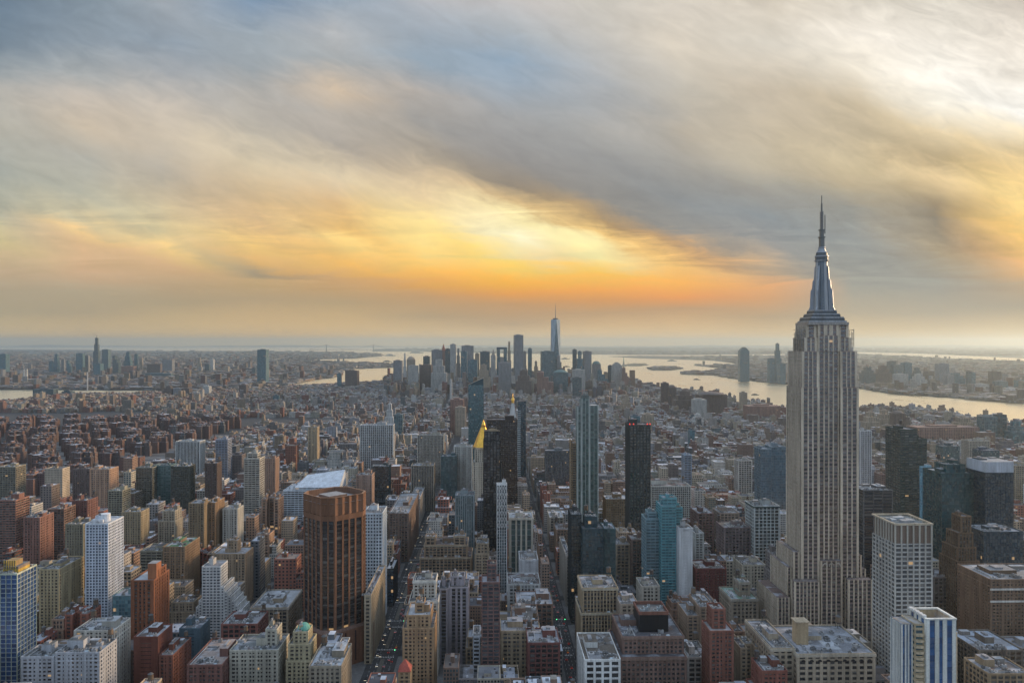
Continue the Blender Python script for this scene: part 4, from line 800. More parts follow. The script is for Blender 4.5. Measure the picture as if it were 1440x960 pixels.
for a in (
 ('office_block','dark block with white zebra window ribs left of the cream gridded tower',247,281,621,1600,30,'strip',(.56,.58,.57),(.05,.06,.07)),
 ('office_block','broad white colonnaded block in the centre left distance',506,553,598,1760,30,'loft',(.52,.54,.54),(.4,.42,.42)),
 ('office_block','cream block with tall window bays left of the slanted glass tower',587,624,612,1700,30,'strip',(.46,.44,.37),(.2,.2,.2)),
 ('office_block','cream block with a white cornice below the slanted glass tower',578,610,655,1420,34,'strip',(.40,.35,.28),(.12,.12,.12)),
 ('glass_tower','dark teal glass tower with a sloped top left of the gold pyramid',620,642,642,1400,30,'curtain',(.07,.13,.14),(.06,.12,.13)),
 ('glass_tower','blue grey ribbed glass tower below left of the gold pyramid',640,667,697,1050,28,'strip',(.25,.29,.30),(.07,.11,.13)),
 ('office_block','white stone block of small windows left of the gold pyramid',638,664,628,1420,28,'punch',(.50,.50,.46),None),
 ('apartment_tower','two toned tan slab in the far centre left rising over low roofs',433,446,601,1800,24,'brick',(.42,.34,.23),None),
 ('apartment_tower','pinkish tan tower with ribbed front in the left distance',127,154,660,1250,30,'brick',(.42,.27,.18),(.36,.23,.16)),
 ('apartment_tower','dark grey green slab left of the dark glass pair in the left distance',240,266,656,1300,26,'grid',(.11,.12,.10),None),
 ('apartment_tower','dark brown slab with a pale edge wall in the left distance',288,305,652,1310,24,'brick',(.12,.09,.08),None),
 ('glass_block','teal glass apartment slab in the left distance',216,240,655,1340,26,'balc',(.14,.22,.22),(.12,.2,.2)),
 ('apartment_tower','grey green banded slab left of the teal glass apartment slab',191,214,658,1320,26,'balc',(.22,.22,.18),None),
 ('apartment_tower','brown grey slab between the pinkish tan tower and the left edge',102,126,660,1330,26,'brick',(.17,.13,.12),None),
 ('apartment_tower','tan grey slab standing at the left edge in the distance',-4,22,657,1280,28,'balc',(.30,.27,.20),None),
 ('apartment_tower','red brown tower pair at the left edge above the blue glass tower',-6,22,704,1000,30,'balc',(.26,.13,.10),(.30,.16,.12)),
 ('apartment_tower','reddish brown tower with white roof right of the tower pair at the left edge',33,56,728,950,30,'brick',(.27,.14,.11),None),
 ('apartment_tower','red brown tower with brick stripes behind the white gridded tower, left one',66,90,716,1010,28,'balc',(.27,.16,.12),None),
 ('apartment_tower','maroon tower behind the white gridded tower, second from its left',101,123,704,1050,28,'brick',(.20,.10,.085),None),
 ('apartment_block','greenish tan low slab left of the white gridded tower',92,117,738,940,28,'brick',(.24,.22,.16),None),
 ('apartment_tower','cream tower between the plain tan tower and the pinkish tan tower',152,172,690,1150,26,'balc',(.38,.36,.27),None),
 ('apartment_block','white slab behind the grey brown twin slab, right side',313,334,716,1060,26,'brick',(.46,.45,.40),None),
 ('apartment_tower','tall dark slab in the far left middle with lit windows',165,189,694,1260,28,'balc',(.24,.2,.15),None),
 ('office_block','blue tinted office block in the far left middle',303,320,618,1620,28,'band',(.30,.34,.42),None),
 ('apartment_tower','orange tan brick slab pair behind the sloping white roof',366,387,645,1380,26,'brick',(.34,.22,.16),None),
 ('apartment_block','pink brick tower block right of the sloping white roof',501,523,668,1290,30,'brick',(.36,.25,.2),None),
 ('office_block','dark glass block with pale roof right of the pink brick tower block',522,547,656,1380,30,'curtain',(.06,.09,.10),None),
 ('office_block','red brown arched warehouse block right of the white plain gabled block',782,812,745,1080,40,'loft',(.28,.2,.15),None),
 ('office_block','white office block with rows of square windows right of the black ribbed tower',916,972,684,1200,40,'grid',(.52,.52,.47),(.5,.5,.46)),
 ('office_block','blue white slab in the far right middle above the turquoise tower',962,973,640,1560,22,'band',(.30,.38,.48),None),
 ('office_block','cream and glass tower left of the blue glass tower by the skyscraper',1069,1085,628,1330,26,'grid',(.44,.42,.32),(.1,.2,.24)),
 ('office_block','white arched warehouse block in the far right middle',1038,1058,648,1500,26,'loft',(.48,.46,.42),None),
 ('brick_block','maroon warehouse block with window rows in the right middle',981,1004,722,1080,40,'loft',(.20,.13,.12),None),
 ('office_block','brown and white corner block in the right middle',1012,1040,722,1100,36,'loft',(.36,.29,.24),None),
 ('brick_block','purple brown warehouse with chimneys left of the dark white gridded block',1018,1056,742,1010,36,'loft',(.24,.19,.19),None),
 ('brick_block','dark red brick block right of the white blank walled slab',978,1022,800,870,36,'brick',(.17,.06,.055),None),
 ('office_block','cream block with blue white end wall left of the purple warehouse',977,990,750,960,30,'brick',(.45,.46,.44),None),
 ('office_block','tan loft block under the brown office block right of the teal cluster',866,886,766,940,30,'loft',(.36,.29,.21),None),
 ('office_block','dark brown block left of the pale blue glass tower',888,907,760,930,30,'loft',(.17,.12,.10),None),
 ('office_block','white block with arcaded storeys below the pale blue glass tower',902,928,825,800,30,'punch',(.46,.44,.38),None),
 ('office_block','tan block with pale quoins between the gothic block and the black roof box',872,898,850,700,30,'punch',(.38,.31,.24),None),
 ('office_block','white loft block on the right side of the centre avenue',773,793,728,1180,50,'loft',(.48,.45,.38),None),
 ('brick_block','brown brick block with white tiered terraces beside the centre avenue at the bottom',720,758,872,690,40,'loft',(.28,.18,.13),None),
 ('brick_block','dark maroon brick block with black glass bands at the bottom centre',742,788,905,640,34,'loft',(.17,.07,.06),(.16,.07,.06)),
 ('apartment_block','tan apartment block with pale roof left of the maroon block at the bottom centre',704,760,888,670,30,'punch',(.40,.32,.22),None),
 ('office_block','long brown cornice block left of the centre avenue',726,778,850,745,40,'loft',(.24,.15,.11),None),
 ('office_block','white terrace block with many small roof rooms left of the centre avenue',714,760,822,800,40,'punch',(.46,.47,.46),None),
 ('office_block','pale slab along the right side of the centre avenue near the teal cluster',796,803,782,905,90,'loft',(.40,.37,.32),None),
 ('office_block','grey brown block behind the dark stepped brown tower at right',1312,1346,812,820,30,'loft',(.22,.2,.19),None),
 ('office_block','brown block at the right edge behind the two band brick block',1424,1470,760,900,40,'loft',(.28,.22,.17),None),
 ('office_block','white block with square windows in the right distance',1363,1392,620,1700,30,'grid',(.46,.42,.35),None),
 ('glass_block','dark glass block with white top edge in the right distance',1380,1406,634,1560,30,'curtain',(.08,.10,.14),None),
 ('brick_block','tan brick block under the dark banded slab in the right distance',1312,1330,650,1480,26,'loft',(.34,.25,.17),None),
 ('office_block','pale slab at the right edge between the glass towers and the river',1428,1450,655,1300,30,'grid',(.42,.36,.27),None),
 ('glass_block','white roofed dark block right of the light blue glass slab',1326,1350,628,1540,26,'curtain',(.10,.13,.14),None),
):
    k, lab, pa, pb, py, Y, d, sty, col, sp = a; T_(k, lab, pa, pb, py, Y, d, sty, col, sp, rich=1.3 if Y < 1000 else .8, gl=(.05,.10,.11) if k.startswith('glass') else (.018,.022,.026))
# ------------------------------------------------------------------ far buildings with parts
def fbox(m, x0, x1, y0, y1, z0, z1, col, roof=None, bay=3.4, fl=3.4, fen=(.55, .5, 0), tf=None):
    C = [(x0, y0), (x1, y0), (x1, y1), (x0, y1)]
    if tf: C = [tf(*c) for c in C]
    o = (abs(x0 * 7.3 + y0 * 3.1) % 97)
    o = float(int(o))
    for k in range(4):
        a, b = C[k], C[(k + 1) % 4]; L = math.hypot(b[0] - a[0], b[1] - a[1]); n = max(1, round(L / bay)); nf = max(1, round((z1 - z0) / fl))
        m.face([(*a, z0), (*b, z0), (*b, z1), (*a, z1)], col, [(o, 0), (o + n, 0), (o + n, nf), (o, nf)], fen)
    if roof is not None: m.face([(*c, z1) for c in C], roof)
def ffrustum(m, a, z0, b, z1, col, fen=(0, 0, 0)):
    A = [(a[0], a[2]), (a[1], a[2]), (a[1], a[3]), (a[0], a[3])]; B = [(b[0], b[2]), (b[1], b[2]), (b[1], b[3]), (b[0], b[3])]
    for k in range(4):
        j = (k + 1) % 4; m.face([(*A[k], z0), (*A[j], z0), (*B[j], z1), (*B[k], z1)], col, [(0, 0), (6, 0), (6, 4), (0, 4)], fen)
    m.face([(*p, z1) for p in B], col)
SK = {'g': (.23,.24,.25), 'p': (.38,.38,.36), 'd': (.07,.085,.10), 'b': (.05,.10,.14), 't': (.34,.28,.21), 'r': (.26,.15,.12), 'w': (.52,.52,.50), 'e': (.14,.20,.22), 'n': (.13,.10,.09)}
def far_tower(lab, px0, px1, py, Y, shape='box', ck='g', group=None, dep=None, base=0.0):
    w = (px1 - px0) / F * Y; h = Z(py, Y); dep = dep or min(max(w * .9, 22), 60); cx = W((px0 + px1) / 2, Y); rz = GA + ((int(px0 * 7) % 5) - 2) * .05 if Y > 3400 else GA
    col = SK[ck]; glass = ck in 'bde'; fen = (.86, .78, .8 if ck == 'b' else .4) if glass else (.55, .52, 0.0); bay, fl = (6, 4.2) if glass else (5, 4)
    kind = {'b': 'glass_tower', 'd': 'glass_tower', 'e': 'glass_tower', 'r': 'brick_tower', 'n': 'brick_tower'}.get(ck, 'stone_tower')
    root = empty(kind, (cx, Y, base), rz); tag(root, lab, 'building', group); foot(cx - w / 2, cx + w / 2, Y, Y + dep, 6)
    m, r = MB(), MB(); X = w / 2; rc = tuple(k * .8 + .05 for k in col)
    if shape == 'box':
        fbox(m, -X, X, 0, dep, 0, h, col, None, bay, fl, fen); r.box(-X + .3, X - .3, .3, dep - .3, h - 1, h + .4, rc); r.box(-X * .5, X * .4, dep * .3, dep * .7, h + .4, h + 5, rc)
    elif shape == 'step':
        q = (h * .62, h * .82, h); f = (1, .74, .48); z = 0
        for a, b in zip(q, f): fbox(m, -X * b, X * b, dep * (1 - b) / 2, dep * (1 + b) / 2, z, a, col, rc, bay, fl, fen); z = a
        r.box(-X * .2, X * .2, dep * .4, dep * .6, h, h + 5, rc)
    elif shape == 'stepr':
        q = (h, h * .8, h * .62); f = ((-1, -.2), (-.2, .4), (.4, 1))
        for a, (b, c) in zip(q, f): fbox(m, X * b, X * c, 0, dep, 0, a, col, rc, bay, fl, fen)
        r.box(-X * .8, -X * .4, dep * .4, dep * .6, h, h + 5, rc)
    elif shape == 'dome':
        fbox(m, -X, X, 0, dep, 0, h * .9, col, rc, bay, fl, fen)
        for k in range(6):
            a0, a1 = math.pi / 2 * k / 6, math.pi / 2 * (k + 1) / 6; r.cyl(0, dep / 2, h * .9 + h * .1 * math.sin(a0), h * .9 + h * .1 * math.sin(a1), X * .9 * math.cos(a0), max(.01, X * .9 * math.cos(a1)), (.12, .2, .2) if ck in 'eg' else rc, 16, False)
    elif shape == 'pyr':
        fbox(m, -X, X, 0, dep, 0, h * .84, col, rc, bay, fl, fen); r.frustum((-X * .8, X * .8, dep * .1, dep * .9), h * .84, (-X * .08, X * .08, dep * .46, dep * .54), h, (.30, .12, .09) if ck == 'r' else (.15, .3, .25) if ck != 'p' else (.3, .28, .24))
    elif shape == 'slant':
        fbox(m, -X, X, 0, dep, 0, h * .9, col, None, bay, fl, fen); z = h * .9
        r.face([(-X, 0, z), (X, 0, z), (X, 0, h)], col); r.face([(X, 0, z), (X, dep, z), (X, dep, h), (X, 0, h)], col); r.face([(X, dep, z), (-X, dep, z), (X, dep, h)], col); r.face([(-X, 0, z), (X, 0, h), (X, dep, h), (-X, dep, z)], rc)
    elif shape == 'arch':
        fbox(m, -X, -X * .4, 0, dep, 0, h, col, rc, bay, fl, fen); fbox(m, X * .4, X, 0, dep, 0, h, col, rc, bay, fl, fen); fbox(m, -X * .4, X * .4, .5, dep - .5, 0, h * .8, (.3, .3, .28), rc, bay, fl, (.5, .5, 0))
        r.box(-X, X, 0, dep, h, h + 14, col)
    elif shape == 'curve':
        n = 8
        for k in range(n):
            a = -1 + 2 * k / n; b = a + 2 / n; hh = h * (.86 + .14 * math.cos((a + b) / 2 * 1.4)); fbox(m, X * a, X * b, 0, dep, 0, hh, col, rc, bay, fl, fen)
        r.box(-X * .3, X * .3, dep * .3, dep * .7, h * .98, h + 3, rc)
    m.build('wall', M_FAR, root); r.build('roof', M_WALL, root); return root, w, h, dep
def one_spire():      # tapering eight-sided glass tower with a needle
    Y = 5345; cx = W(781.5, Y); root = empty('glass_skyscraper', (cx, Y + 31, 0), GA + .12); tag(root, 'tallest distant tower, tapering pale glass with a needle spire above the far skyline', 'skyscraper'); foot(cx - 40, cx + 40, Y, Y + 70)
    zt = Z(449, Y); a = 31.0; m = MB(); A = [(-a, -a), (a, -a), (a, a), (-a, a)]; B = [(0, -a * 1.02), (a * 1.02, 0), (0, a * 1.02), (-a * 1.02, 0)]; zb = 55
    fbox(m, -a, a, -a, a, 0, zb, (.3, .34, .36), None, 6, 4.2, (.9, .8, .5))
    fen = (.92, .86, .6)
    for k in range(4):
        j = (k + 1) % 4
        m.face([(*A[k], zb), (*A[j], zb), (*B[k], zt)], (.17, .24, .29), [(0, 0), (12, 0), (6, 90)], fen)
        m.face([(*A[j], zb), (*B[j], zt), (*B[k], zt)], (.27, .34, .39), [(6, 0), (12, 90), (0, 90)], (.0, .0, .0))
    m.face([(*p, zt) for p in B], (.3, .3, .3)); m.build('wall', M_FAR, root)
    r = MB(); r.cyl(0, 0, zt, zt + 9, 17, 20, (.14, .14, .15), 20); r.build('communications_ring', M_METAL, root)
    s = MB(); s.cyl(0, 0, zt + 9, zt + 60, 2.6, 2.0, (.15, .15, .16), 8); s.cyl(0, 0, zt + 60, Z(425, Y), 1.8, .3, (.15, .15, .16), 8); s.build('spire', M_METAL, root)
one_spire()
DT = 'towers of the far downtown skyline'
for t in (
 ('two faced slab tower at the left end of the far downtown skyline',553,565,507,4900,'box','g'), ('thin pencil tower second from the left of the far downtown skyline',567,571.5,497,5300,'step','w'),
 ('domed stone tower near the left end of the far downtown skyline',572,584,501,5100,'dome','t'), ('short dark tower standing alone before the bay, left part of the skyline',595,604,501,5400,'box','d'),
 ('broad grey slab left of the red pointed tower in the far skyline',607,622,492,5300,'box','g'), ('far tower with a small red pointed top',620,626.5,483.5,5500,'pyr','r'), ('dark tower right beside the red pointed tower',626,633,490.5,5250,'box','d'),
 ('tall ribbed stone tower right of the red pointed tower',633,641,484,5200,'box','p'), ('lower tower attached right of the tall ribbed stone tower',641.5,647,490,5350,'step','g'), ('wide pale slab in the left centre of the far skyline',649,666,486,5700,'box','g'),
 ('dark slab in front of the wide pale slab',648,656.5,494,5200,'box','b'), ('small tower behind a water gap right of the wide pale slab',668,674,497,5400,'box','t'), ('black square slab in the centre left of the far skyline',675,688,494.5,5250,'box','d'),
 ('pointed pale stone tower in the middle of the far skyline',690.5,697,491,5150,'pyr','p'), ('dark tower with an archway of sky in its front',699,713,491,5300,'arch','b'), ('slender stone tower left of the tall square tower',713.5,719,480.5,5000,'step','t'),
 ('tall square topped tower left of the needle spire tower',723.5,736,471,5000,'box','g'), ('lower shaft behind right of the tall square topped tower',736.3,740,494,5100,'box','g'), ('narrow dark tower between the tall square tower and the needle spire tower',742.5,748,490,5200,'box','b'),
 ('short stone stepped tower left of the needle spire tower',750,757,508,5200,'step','t'), ('wide blue glass slab overlapping the foot of the needle spire tower',762,779.5,494,5000,'box','e'), ('stepped slab right of the needle spire tower foot',784,792,500,5300,'stepr','g'),
 ('narrow dark tower first right of the water gap in the far skyline',805,811,491.5,5000,'box','d'), ('crowned blue tower second right of the water gap',811.3,821,494,4950,'step','b'), ('flat topped slab third right of the water gap',821.4,832,494,5000,'box','g'),
 ('grey domed tower in the right part of the far skyline',833,845,507.5,5100,'dome','g'), ('stepped blue grey tower before the grey domed tower',841,855,520,4700,'stepr','b'), ('dark left half of the pair near the right end of the skyline',855,862,514,4800,'box','d'),
 ('broad pale curved tower near the right end of the skyline',862,875,510,4750,'curve','p'), ('stepped brick tower at the right end of the far skyline',876,885,517,4700,'stepr','r'),
 ('ribbed pale slab low in the left of the far skyline',574,588,514,4600,'box','p'), ('pale stepped bulk below the broad grey slab',606,628,506,4650,'step','p'), ('ribbed grey brown slab in the centre of the far skyline front',701,719,510,4500,'box','g'),
 ('dark slab beside the wide pale slab, lower front row',658,671,506,4600,'box','b'), ('tan slab in the front row below the black square slab',672,690,513,4450,'step','t'), ('brown bulk building below the tall square topped tower',725,747,521,4300,'step','n'),
 ('reddish brown bulk left of the glassy dome in the skyline front',755,778,523,4300,'stepr','r'), ('pale glassy domed block in front of the needle spire tower',778,799,520,4350,'dome','e'), ('pale low slab in the front row right of the glassy dome',806,823,520,4400,'box','p'),
 ('dark green slab low in front of the crowned blue tower',806,818,531,4100,'box','d'), ('short dark block at the left foot of the skyline',590,606,513,4700,'box','n'), ('white slim chimney like tower in the skyline front',632.5,635.5,534,3700,'box','w')):
    far_tower(*t, group=DT)
m_ = MB(); cxx = W(564, 5560); 
EA = 'towers of the far eastern skyline'
for t in (
 ('blue tower cut by the left edge on the far eastern skyline',-2,8,498,7600,'box','b'), ('thin blue tower near the left edge of the far eastern skyline',69,73,508,7600,'box','b'), ('darker twin topped tower near the left of the eastern skyline',74.5,81,498,7700,'step','b'),
 ('narrow grey tower right of the twin topped tower',86,90,505,7800,'box','g'), ('small dark blue tower left of the wide blue slab',93.5,99,507,7500,'stepr','b'), ('wide blue slab left of the tallest eastern tower',107,116,497,7700,'box','b'),
 ('grey slab between the wide blue slab and the tallest eastern tower',117,124,500,7800,'box','g'), ('pale blue broad tower right of the tallest eastern tower',143,152,491.5,8200,'box','e'), ('dark slab with a stepped top in the eastern skyline',158,166.5,500,7600,'stepr','d'),
 ('bright blue tower in the middle of the eastern skyline',174,183,495,7700,'step','b'), ('thin blue tower right of the bright blue tower',189,193,498,7900,'box','b'), ('small brown tower right of the thin blue tower',196,200,503,7900,'box','t'),
 ('wide low grey slab in the right of the eastern skyline',228,242,506,8000,'box','g'), ('maroon block left of the wide low grey slab',207,225,512,7400,'box','n'), ('brown tower with pointed top in the right of the eastern skyline',277,282.5,503,8200,'step','t'),
 ('dark small tower before the white slim tower in the east',288,294,512,8000,'box','d'), ('white slim tower in the right of the eastern skyline',295,300,505,8300,'box','w'), ('tan slab far right on the eastern skyline',314,321,515,8000,'box','t'),
 ('tall lone blue slab between the eastern skyline and downtown',361.5,374,491.5,5700,'box','b'), ('wide low red grey block in the middle of the eastern skyline',170,188,515,7300,'box','r'), ('green grey block low on the eastern skyline',201,240,525,6800,'box','e'),
 ('pair of blue towers lower left on the eastern skyline',131.5,141,511,7000,'box','b'), ('dark slab at the far right of the eastern skyline',354,359,517,7000,'box','d'), ('brown block standing alone before the bay water',485,502,521,5200,'box','n'), ('thin slab left of the lone brown block before the bay',474,480,525,5200,'box','b')):
    far_tower(*t, group=EA)
def t_tall():
    root, w, h, dep = far_tower('tallest and darkest tower of the far eastern skyline with a crane on top', 131, 138, 475, 7700, 'step', 'd'); c = MB(); c.bar((0, dep/2, h), (0, dep/2, h+22), 2.5, (.2,.15,.12)); c.bar((6, dep/2, h+16), (-34, dep/2, h+46), 2.0, (.2,.15,.12)); c.build('crane', M_METAL, root)
t_tall()
for lab, px in (('left one of two pale power plant chimneys by the east river', 34.2), ('right one of two pale power plant chimneys by the east river', 37.8)):
    Y = 6000; o = empty('chimney_stack', (W(px, Y), Y, 0)); tag(o, lab, 'chimney', 'power plant chimneys'); m = MB(); m.cyl(0, 0, 0, Z(519, Y), 8, 6, (.6,.57,.5), 12); m.build('shaft', M_WALL, o); r = MB(); r.cyl(0, 0, Z(519, Y), Z(518, Y), 6.6, 6.6, (.2,.2,.2), 12); r.build('rim', M_WALL, o)
o = empty('chimney_stack', (W(123, 5000), 5000, 0)); tag(o, 'single slim white stack below the tallest eastern tower', 'chimney'); m = MB(); m.cyl(0, 0, 0, Z(523, 5000), 4.0, 3.2, (.6,.6,.58), 12); m.build('shaft', M_WALL, o)
for t in (
 ('dark square block at the river left edge of the east side',47,74,547,4330,'box','d'), ('dark square block right of the first dark river block',83,100,549,4380,'step','d'), ('cream housing slab, leftmost of the pale riverside row',115,128,557,4100,'box','t'),
 ('cream housing slab, second of the pale riverside row',133,144,555,4150,'box','t'), ('cream housing slab, third of the pale riverside row',145.5,154,558,4100,'box','t'), ('cream housing slab, fourth of the pale riverside row',155.5,164,555,4150,'step','t'),
 ('orange tan housing slab at the right of the pale riverside row',166,178,558,4100,'box','r'), ('orange tan housing slab farthest right of the riverside row',179.5,191,556,4150,'step','r'),
 ('brown housing tower group left of the white riverside slab',228,242,543,4400,'step','n'), ('grey brown housing tower in the middle right of the riverside',243.5,254,546,4400,'box','g'), ('brown housing slab beside the white riverside slab',255,266,546,4400,'box','n'),
 ('white riverside slab tower among brown housing',285,294,543,4500,'box','w'), ('grey low housing slab before the white riverside slab',267,280,552,4300,'box','p'), ('red brown square tower above the dark park',127,140,585,3000,'box','r'),
 ('dark brown housing pair right of the riverside middle',336,346,541,4500,'box','n'), ('tan slab above the east village roofs on the right',289,300,572,3400,'box','t'), ('grey slab beside the tan slab above the east village roofs',300.5,312,570,3450,'box','g'),
 ('pale blue tower behind low roofs in the centre left',384,392,556,4000,'box','b'), ('brown housing slab in the centre left distance',402,412,570,3500,'step','n'), ('broad pinkish brown slab left of the slanted glass tower',633,652,562,2600,'box','r'),
 ('white pointed stone tower in the centre left distance',542,553,568,2500,'step','w'), ('green glass narrow tower right of the white pointed stone tower',554,566,583,2400,'box','e'), ('blue slab low in the centre right distance',888,900,585,2500,'box','b'),
 ('tan square block in the centre right distance',905,920,583,2600,'box','t'), ('cream tall block left of the riverside warehouses',875,887,556,3300,'step','t'), ('grey white stepped block under the river right of centre',975,990,583,2700,'step','w'),
 ('blue glass slab in the right middle distance',970,977,605,2150,'box','b'),
 ('dark high block before the bay left of the mound like block',930,940.5,538.5,3500,'box','n'), ('second dark high block before the bay',942,951.5,541,3450,'dome','n'), ('dark broad mound like block before the river',950,979,550,3300,'step','n'),
 ('dark rounded mound like block before the river, right one',983,1023,551,3150,'dome','n'), ('small tan tower alone on the river edge right of the mound',1042,1051,552,3300,'box','t'), ('low pale block before the mound like blocks',976,994,562,3000,'box','p'),
 ('cream riverside block right of the skyscraper',1218,1237,580,2500,'step','t'), ('domed dark riverside block right of the skyscraper',1258,1274,577.5,2550,'dome','n'), ('tan flat riverside block right of the skyscraper',1238,1256,577,2650,'step','t'),
 ('green glass block before the river at the right',1384,1403,586,2300,'box','e'), ('darker green glass block joined to its right side',1403.5,1416,583,2300,'box','d'), ('brown stepped block at the river right edge',1424,1444,593,2250,'step','b'),
 ('stepped tan riverside block left of the green glass blocks',1347,1376,588,2350,'step','t'), ('very long brown brick warehouse along the river at right',1290,1378,601,2250,'box','r'), ('long brown brick warehouse left part along the river at right',1252,1289,606,2200,'box','n'),
 ('long maroon riverside warehouse left of the skyscraper',1052,1098,571,2900,'box','r'), ('pale tan slab block above the village roofs right of centre',640,655,573,2550,'box','t'),
 ('white block with square windows at the river right side',1363,1392,622,1900,'box','w')):
    far_tower(*t, group='blocks of the middle distance', dep=(60 if t[2] - t[1] > 30 else None))
WE = 'towers across the river on the right'
for t in (
 ('tall rounded tower alone on the point across the river',1041,1054,488.5,6100,'curve','b'), ('small blue tower left of the tall thin tower beyond the river',1082,1090,504,6000,'box','b'), ('tall thin blue tower just left of the limestone skyscraper',1090.5,1099,483,6000,'step','b'),
 ('low blue tower touching the skyscraper beyond the river',1096,1105,511,5800,'box','b'), ('dark wide block first right of the skyscraper across the river',1214,1232,516,5600,'step','d'), ('brown grey block second right of the skyscraper across the river',1233,1254,514,5700,'step','n'),
 ('dark slim tower across the river with a thin roof',1251,1260,508,6100,'box','d'), ('blue tower pair left half across the river',1262,1272,513,6000,'box','e'), ('broad pale blue tower across the river',1272,1283,510,6000,'box','b'),
 ('pale slab on the far waterfront, left',1262,1278,526,5350,'box','p'), ('pale slab on the far waterfront, second',1286,1304,526,5300,'step','p'), ('dark top tower behind the pale waterfront slabs',1287,1298,517,5700,'step','d'),
 ('tall grey tower in the middle of the far waterfront',1321,1335,511,5700,'box','g'), ('grey slab right under the tall grey tower',1332,1342,527,5350,'box','g'), ('long blue stepped block across the river',1343,1360,525,5500,'stepr','b'),
 ('very dark narrow tower on the far waterfront',1361,1366,522,5200,'box','d'), ('dark twin beside the very dark narrow tower',1366.5,1372,524,5200,'box','b'), ('pale low slab right of the dark twin',1376,1391,540,5000,'box','p'),
 ('dark brown tower in the right part of the far waterfront',1396,1408,522,5400,'box','n'), ('teal block right of the dark brown far tower',1404,1418,536,5000,'box','e'), ('low pale hall near the right end of the far waterfront',1418,1433,546,4900,'box','w'),
 ('small dark block at the foot of the tall grey far tower',1311,1322,535,5250,'box','n'), ('blue slab at the right edge of the far waterfront',1433,1446,535,5100,'box','b'), ('brown slab behind the far waterfront left of centre',1304,1314,522,5900,'box','n')):
    far_tower(*t, group=WE)
# ------------------------------------------------------------------ bridge over the narrows
def narrows_bridge():
    Y = 27000; c = (.16,.19,.21); root = empty('suspension_bridge', (W(492, Y), Y, 0)); tag(root, 'long suspension bridge over the far narrows with two tall towers', 'bridge')
    L = (525 - 459) / F * Y; H = 250; D = 62
    for s in (-1, 1):
        m = MB(); x = s * L / 2
        for y in (-14, 14): m.box(x-14, x+14, y-8, y+8, -3, H, c)
        m.box(x-12, x+12, -14, 14, H-26, H-6, c, bottom=True); m.box(x-12, x+12, -14, 14, D+14, D+34, c, bottom=True); m.build('bridge_tower', M_METAL, root)
    d = MB(); d.box(-L/2-620, L/2+620, -16, 16, D, D+12, c, bottom=True); d.build('deck', M_METAL, root)
    for y in (-14, 14):
        m = MB(); P = [(-L/2-600, D+10)] + [(-L/2 + L*k/14, D+22 + (H-D-22)*((2*k/14-1)**2)) for k in range(15)] + [(L/2+600, D+10)]
        for a, b in zip(P, P[1:]): m.bar((a[0], y, a[1]), (b[0], y, b[1]), 7, c)
        m.build('main_cable', M_METAL, root)
narrows_bridge()
# ------------------------------------------------------------------ ships on the bay
for lab, px, py, L, ck in (('ferry below the distant bridge on the bay',545,508.5,150,'d'), ('ship in the outer bay beyond the near shore spit',586,496.4,420,'g'), ('ship left of the dark slab in the bay gap',549,500.2,260,'g'), ('ferry in the water gap right of the needle spire tower, far one',795,504.8,170,'n'),
    ('ferry in the water gap right of the needle spire tower, near one',797,515.6,90,'n'), ('ferry off the pointed shore across the river',980,533.4,62,'d'), ('boat on the river near the shore, right of the small tan tower',1062,554.6,48,'d'),
    ('barge close to the far right waterfront',1247,549.2,70,'g'), ('small boat on the river beneath the far waterfront slabs',1232,549.8,50,'d'), ('low ship lying off the small wooded islands',945,507.6,160,'g')):
    x, y = G(px, py); s = L / 60; c = SK[ck]; root = empty('ferry', (x, y, -3)); tag(root, lab, 'boat', 'boats on the bay and river')
    m = MB(); hw = 6 * s; P = [(-30*s,-hw), (22*s,-hw), (30*s,0), (22*s,hw), (-30*s,hw)]
    for k in range(5): a, b = P[k], P[(k+1)%5]; m.face([(a[0]*.94,a[1]*.8,0), (b[0]*.94,b[1]*.8,0), (*b,4*s), (*a,4*s)], c)
    m.face([(*p,4*s) for p in P], (.2,.2,.2)); m.build('hull', M_METAL, root)
    d = MB(); d.box(-22*s,14*s,-hw*.8,hw*.8,4*s,7.5*s,tuple(k*1.1 for k in c)); d.box(-14*s,8*s,-hw*.6,hw*.6,7.5*s,10*s,tuple(k*1.2 for k in c)); d.build('deckhouse', M_METAL, root)
    f = MB(); f.cyl(-4*s,0,10*s,13.5*s,1.4*s,1.2*s,(.1,.1,.1),8); f.build('funnel', M_METAL, root)
def statue():
    x, y = G(877, 514.2); root = empty('statue', (x, y, .3)); tag(root, 'small robed statue with raised torch on a tall pedestal on the far island', 'statue'); g = (.16,.30,.26)
    land('island_ground', [G(*p) for p in ((871,514.4),(875,513.2),(880,513.4),(882,514.6),(877,515.4))], 0.3, (.07,.08,.06))
    m = MB(); m.frustum((-20,20,-20,20), 0, (-14,14,-14,14), 20, (.3,.27,.22)); m.frustum((-10,10,-10,10), 20, (-7,7,-7,7), 62, (.32,.29,.24)); m.build('pedestal', M_WALL, root)
    s = MB()
    for z0, z1, a, b in ((62,80,6.0,4.6),(80,94,4.6,3.8),(94,101,3.8,4.4),(101,104,4.2,1.6),(104,111,2.2,2.4),(111,113,2.4,1.0)): s.cyl(0, 0, z0, z1, a, b, g, 12)
    s.bar((-4,0,100), (-7,0,116), 2.2, g); s.cyl(-7, 0, 116, 120, 1.2, 2.0, g, 8); s.bar((4,0,99), (4.5,-3,90), 2.2, g)
    for k in range(7): a = math.pi*k/6; s.bar((0,0,111), (4*math.cos(a),0,111+4*math.sin(a)), .6, g)
    s.build('figure', M_WALL, root)
statue()
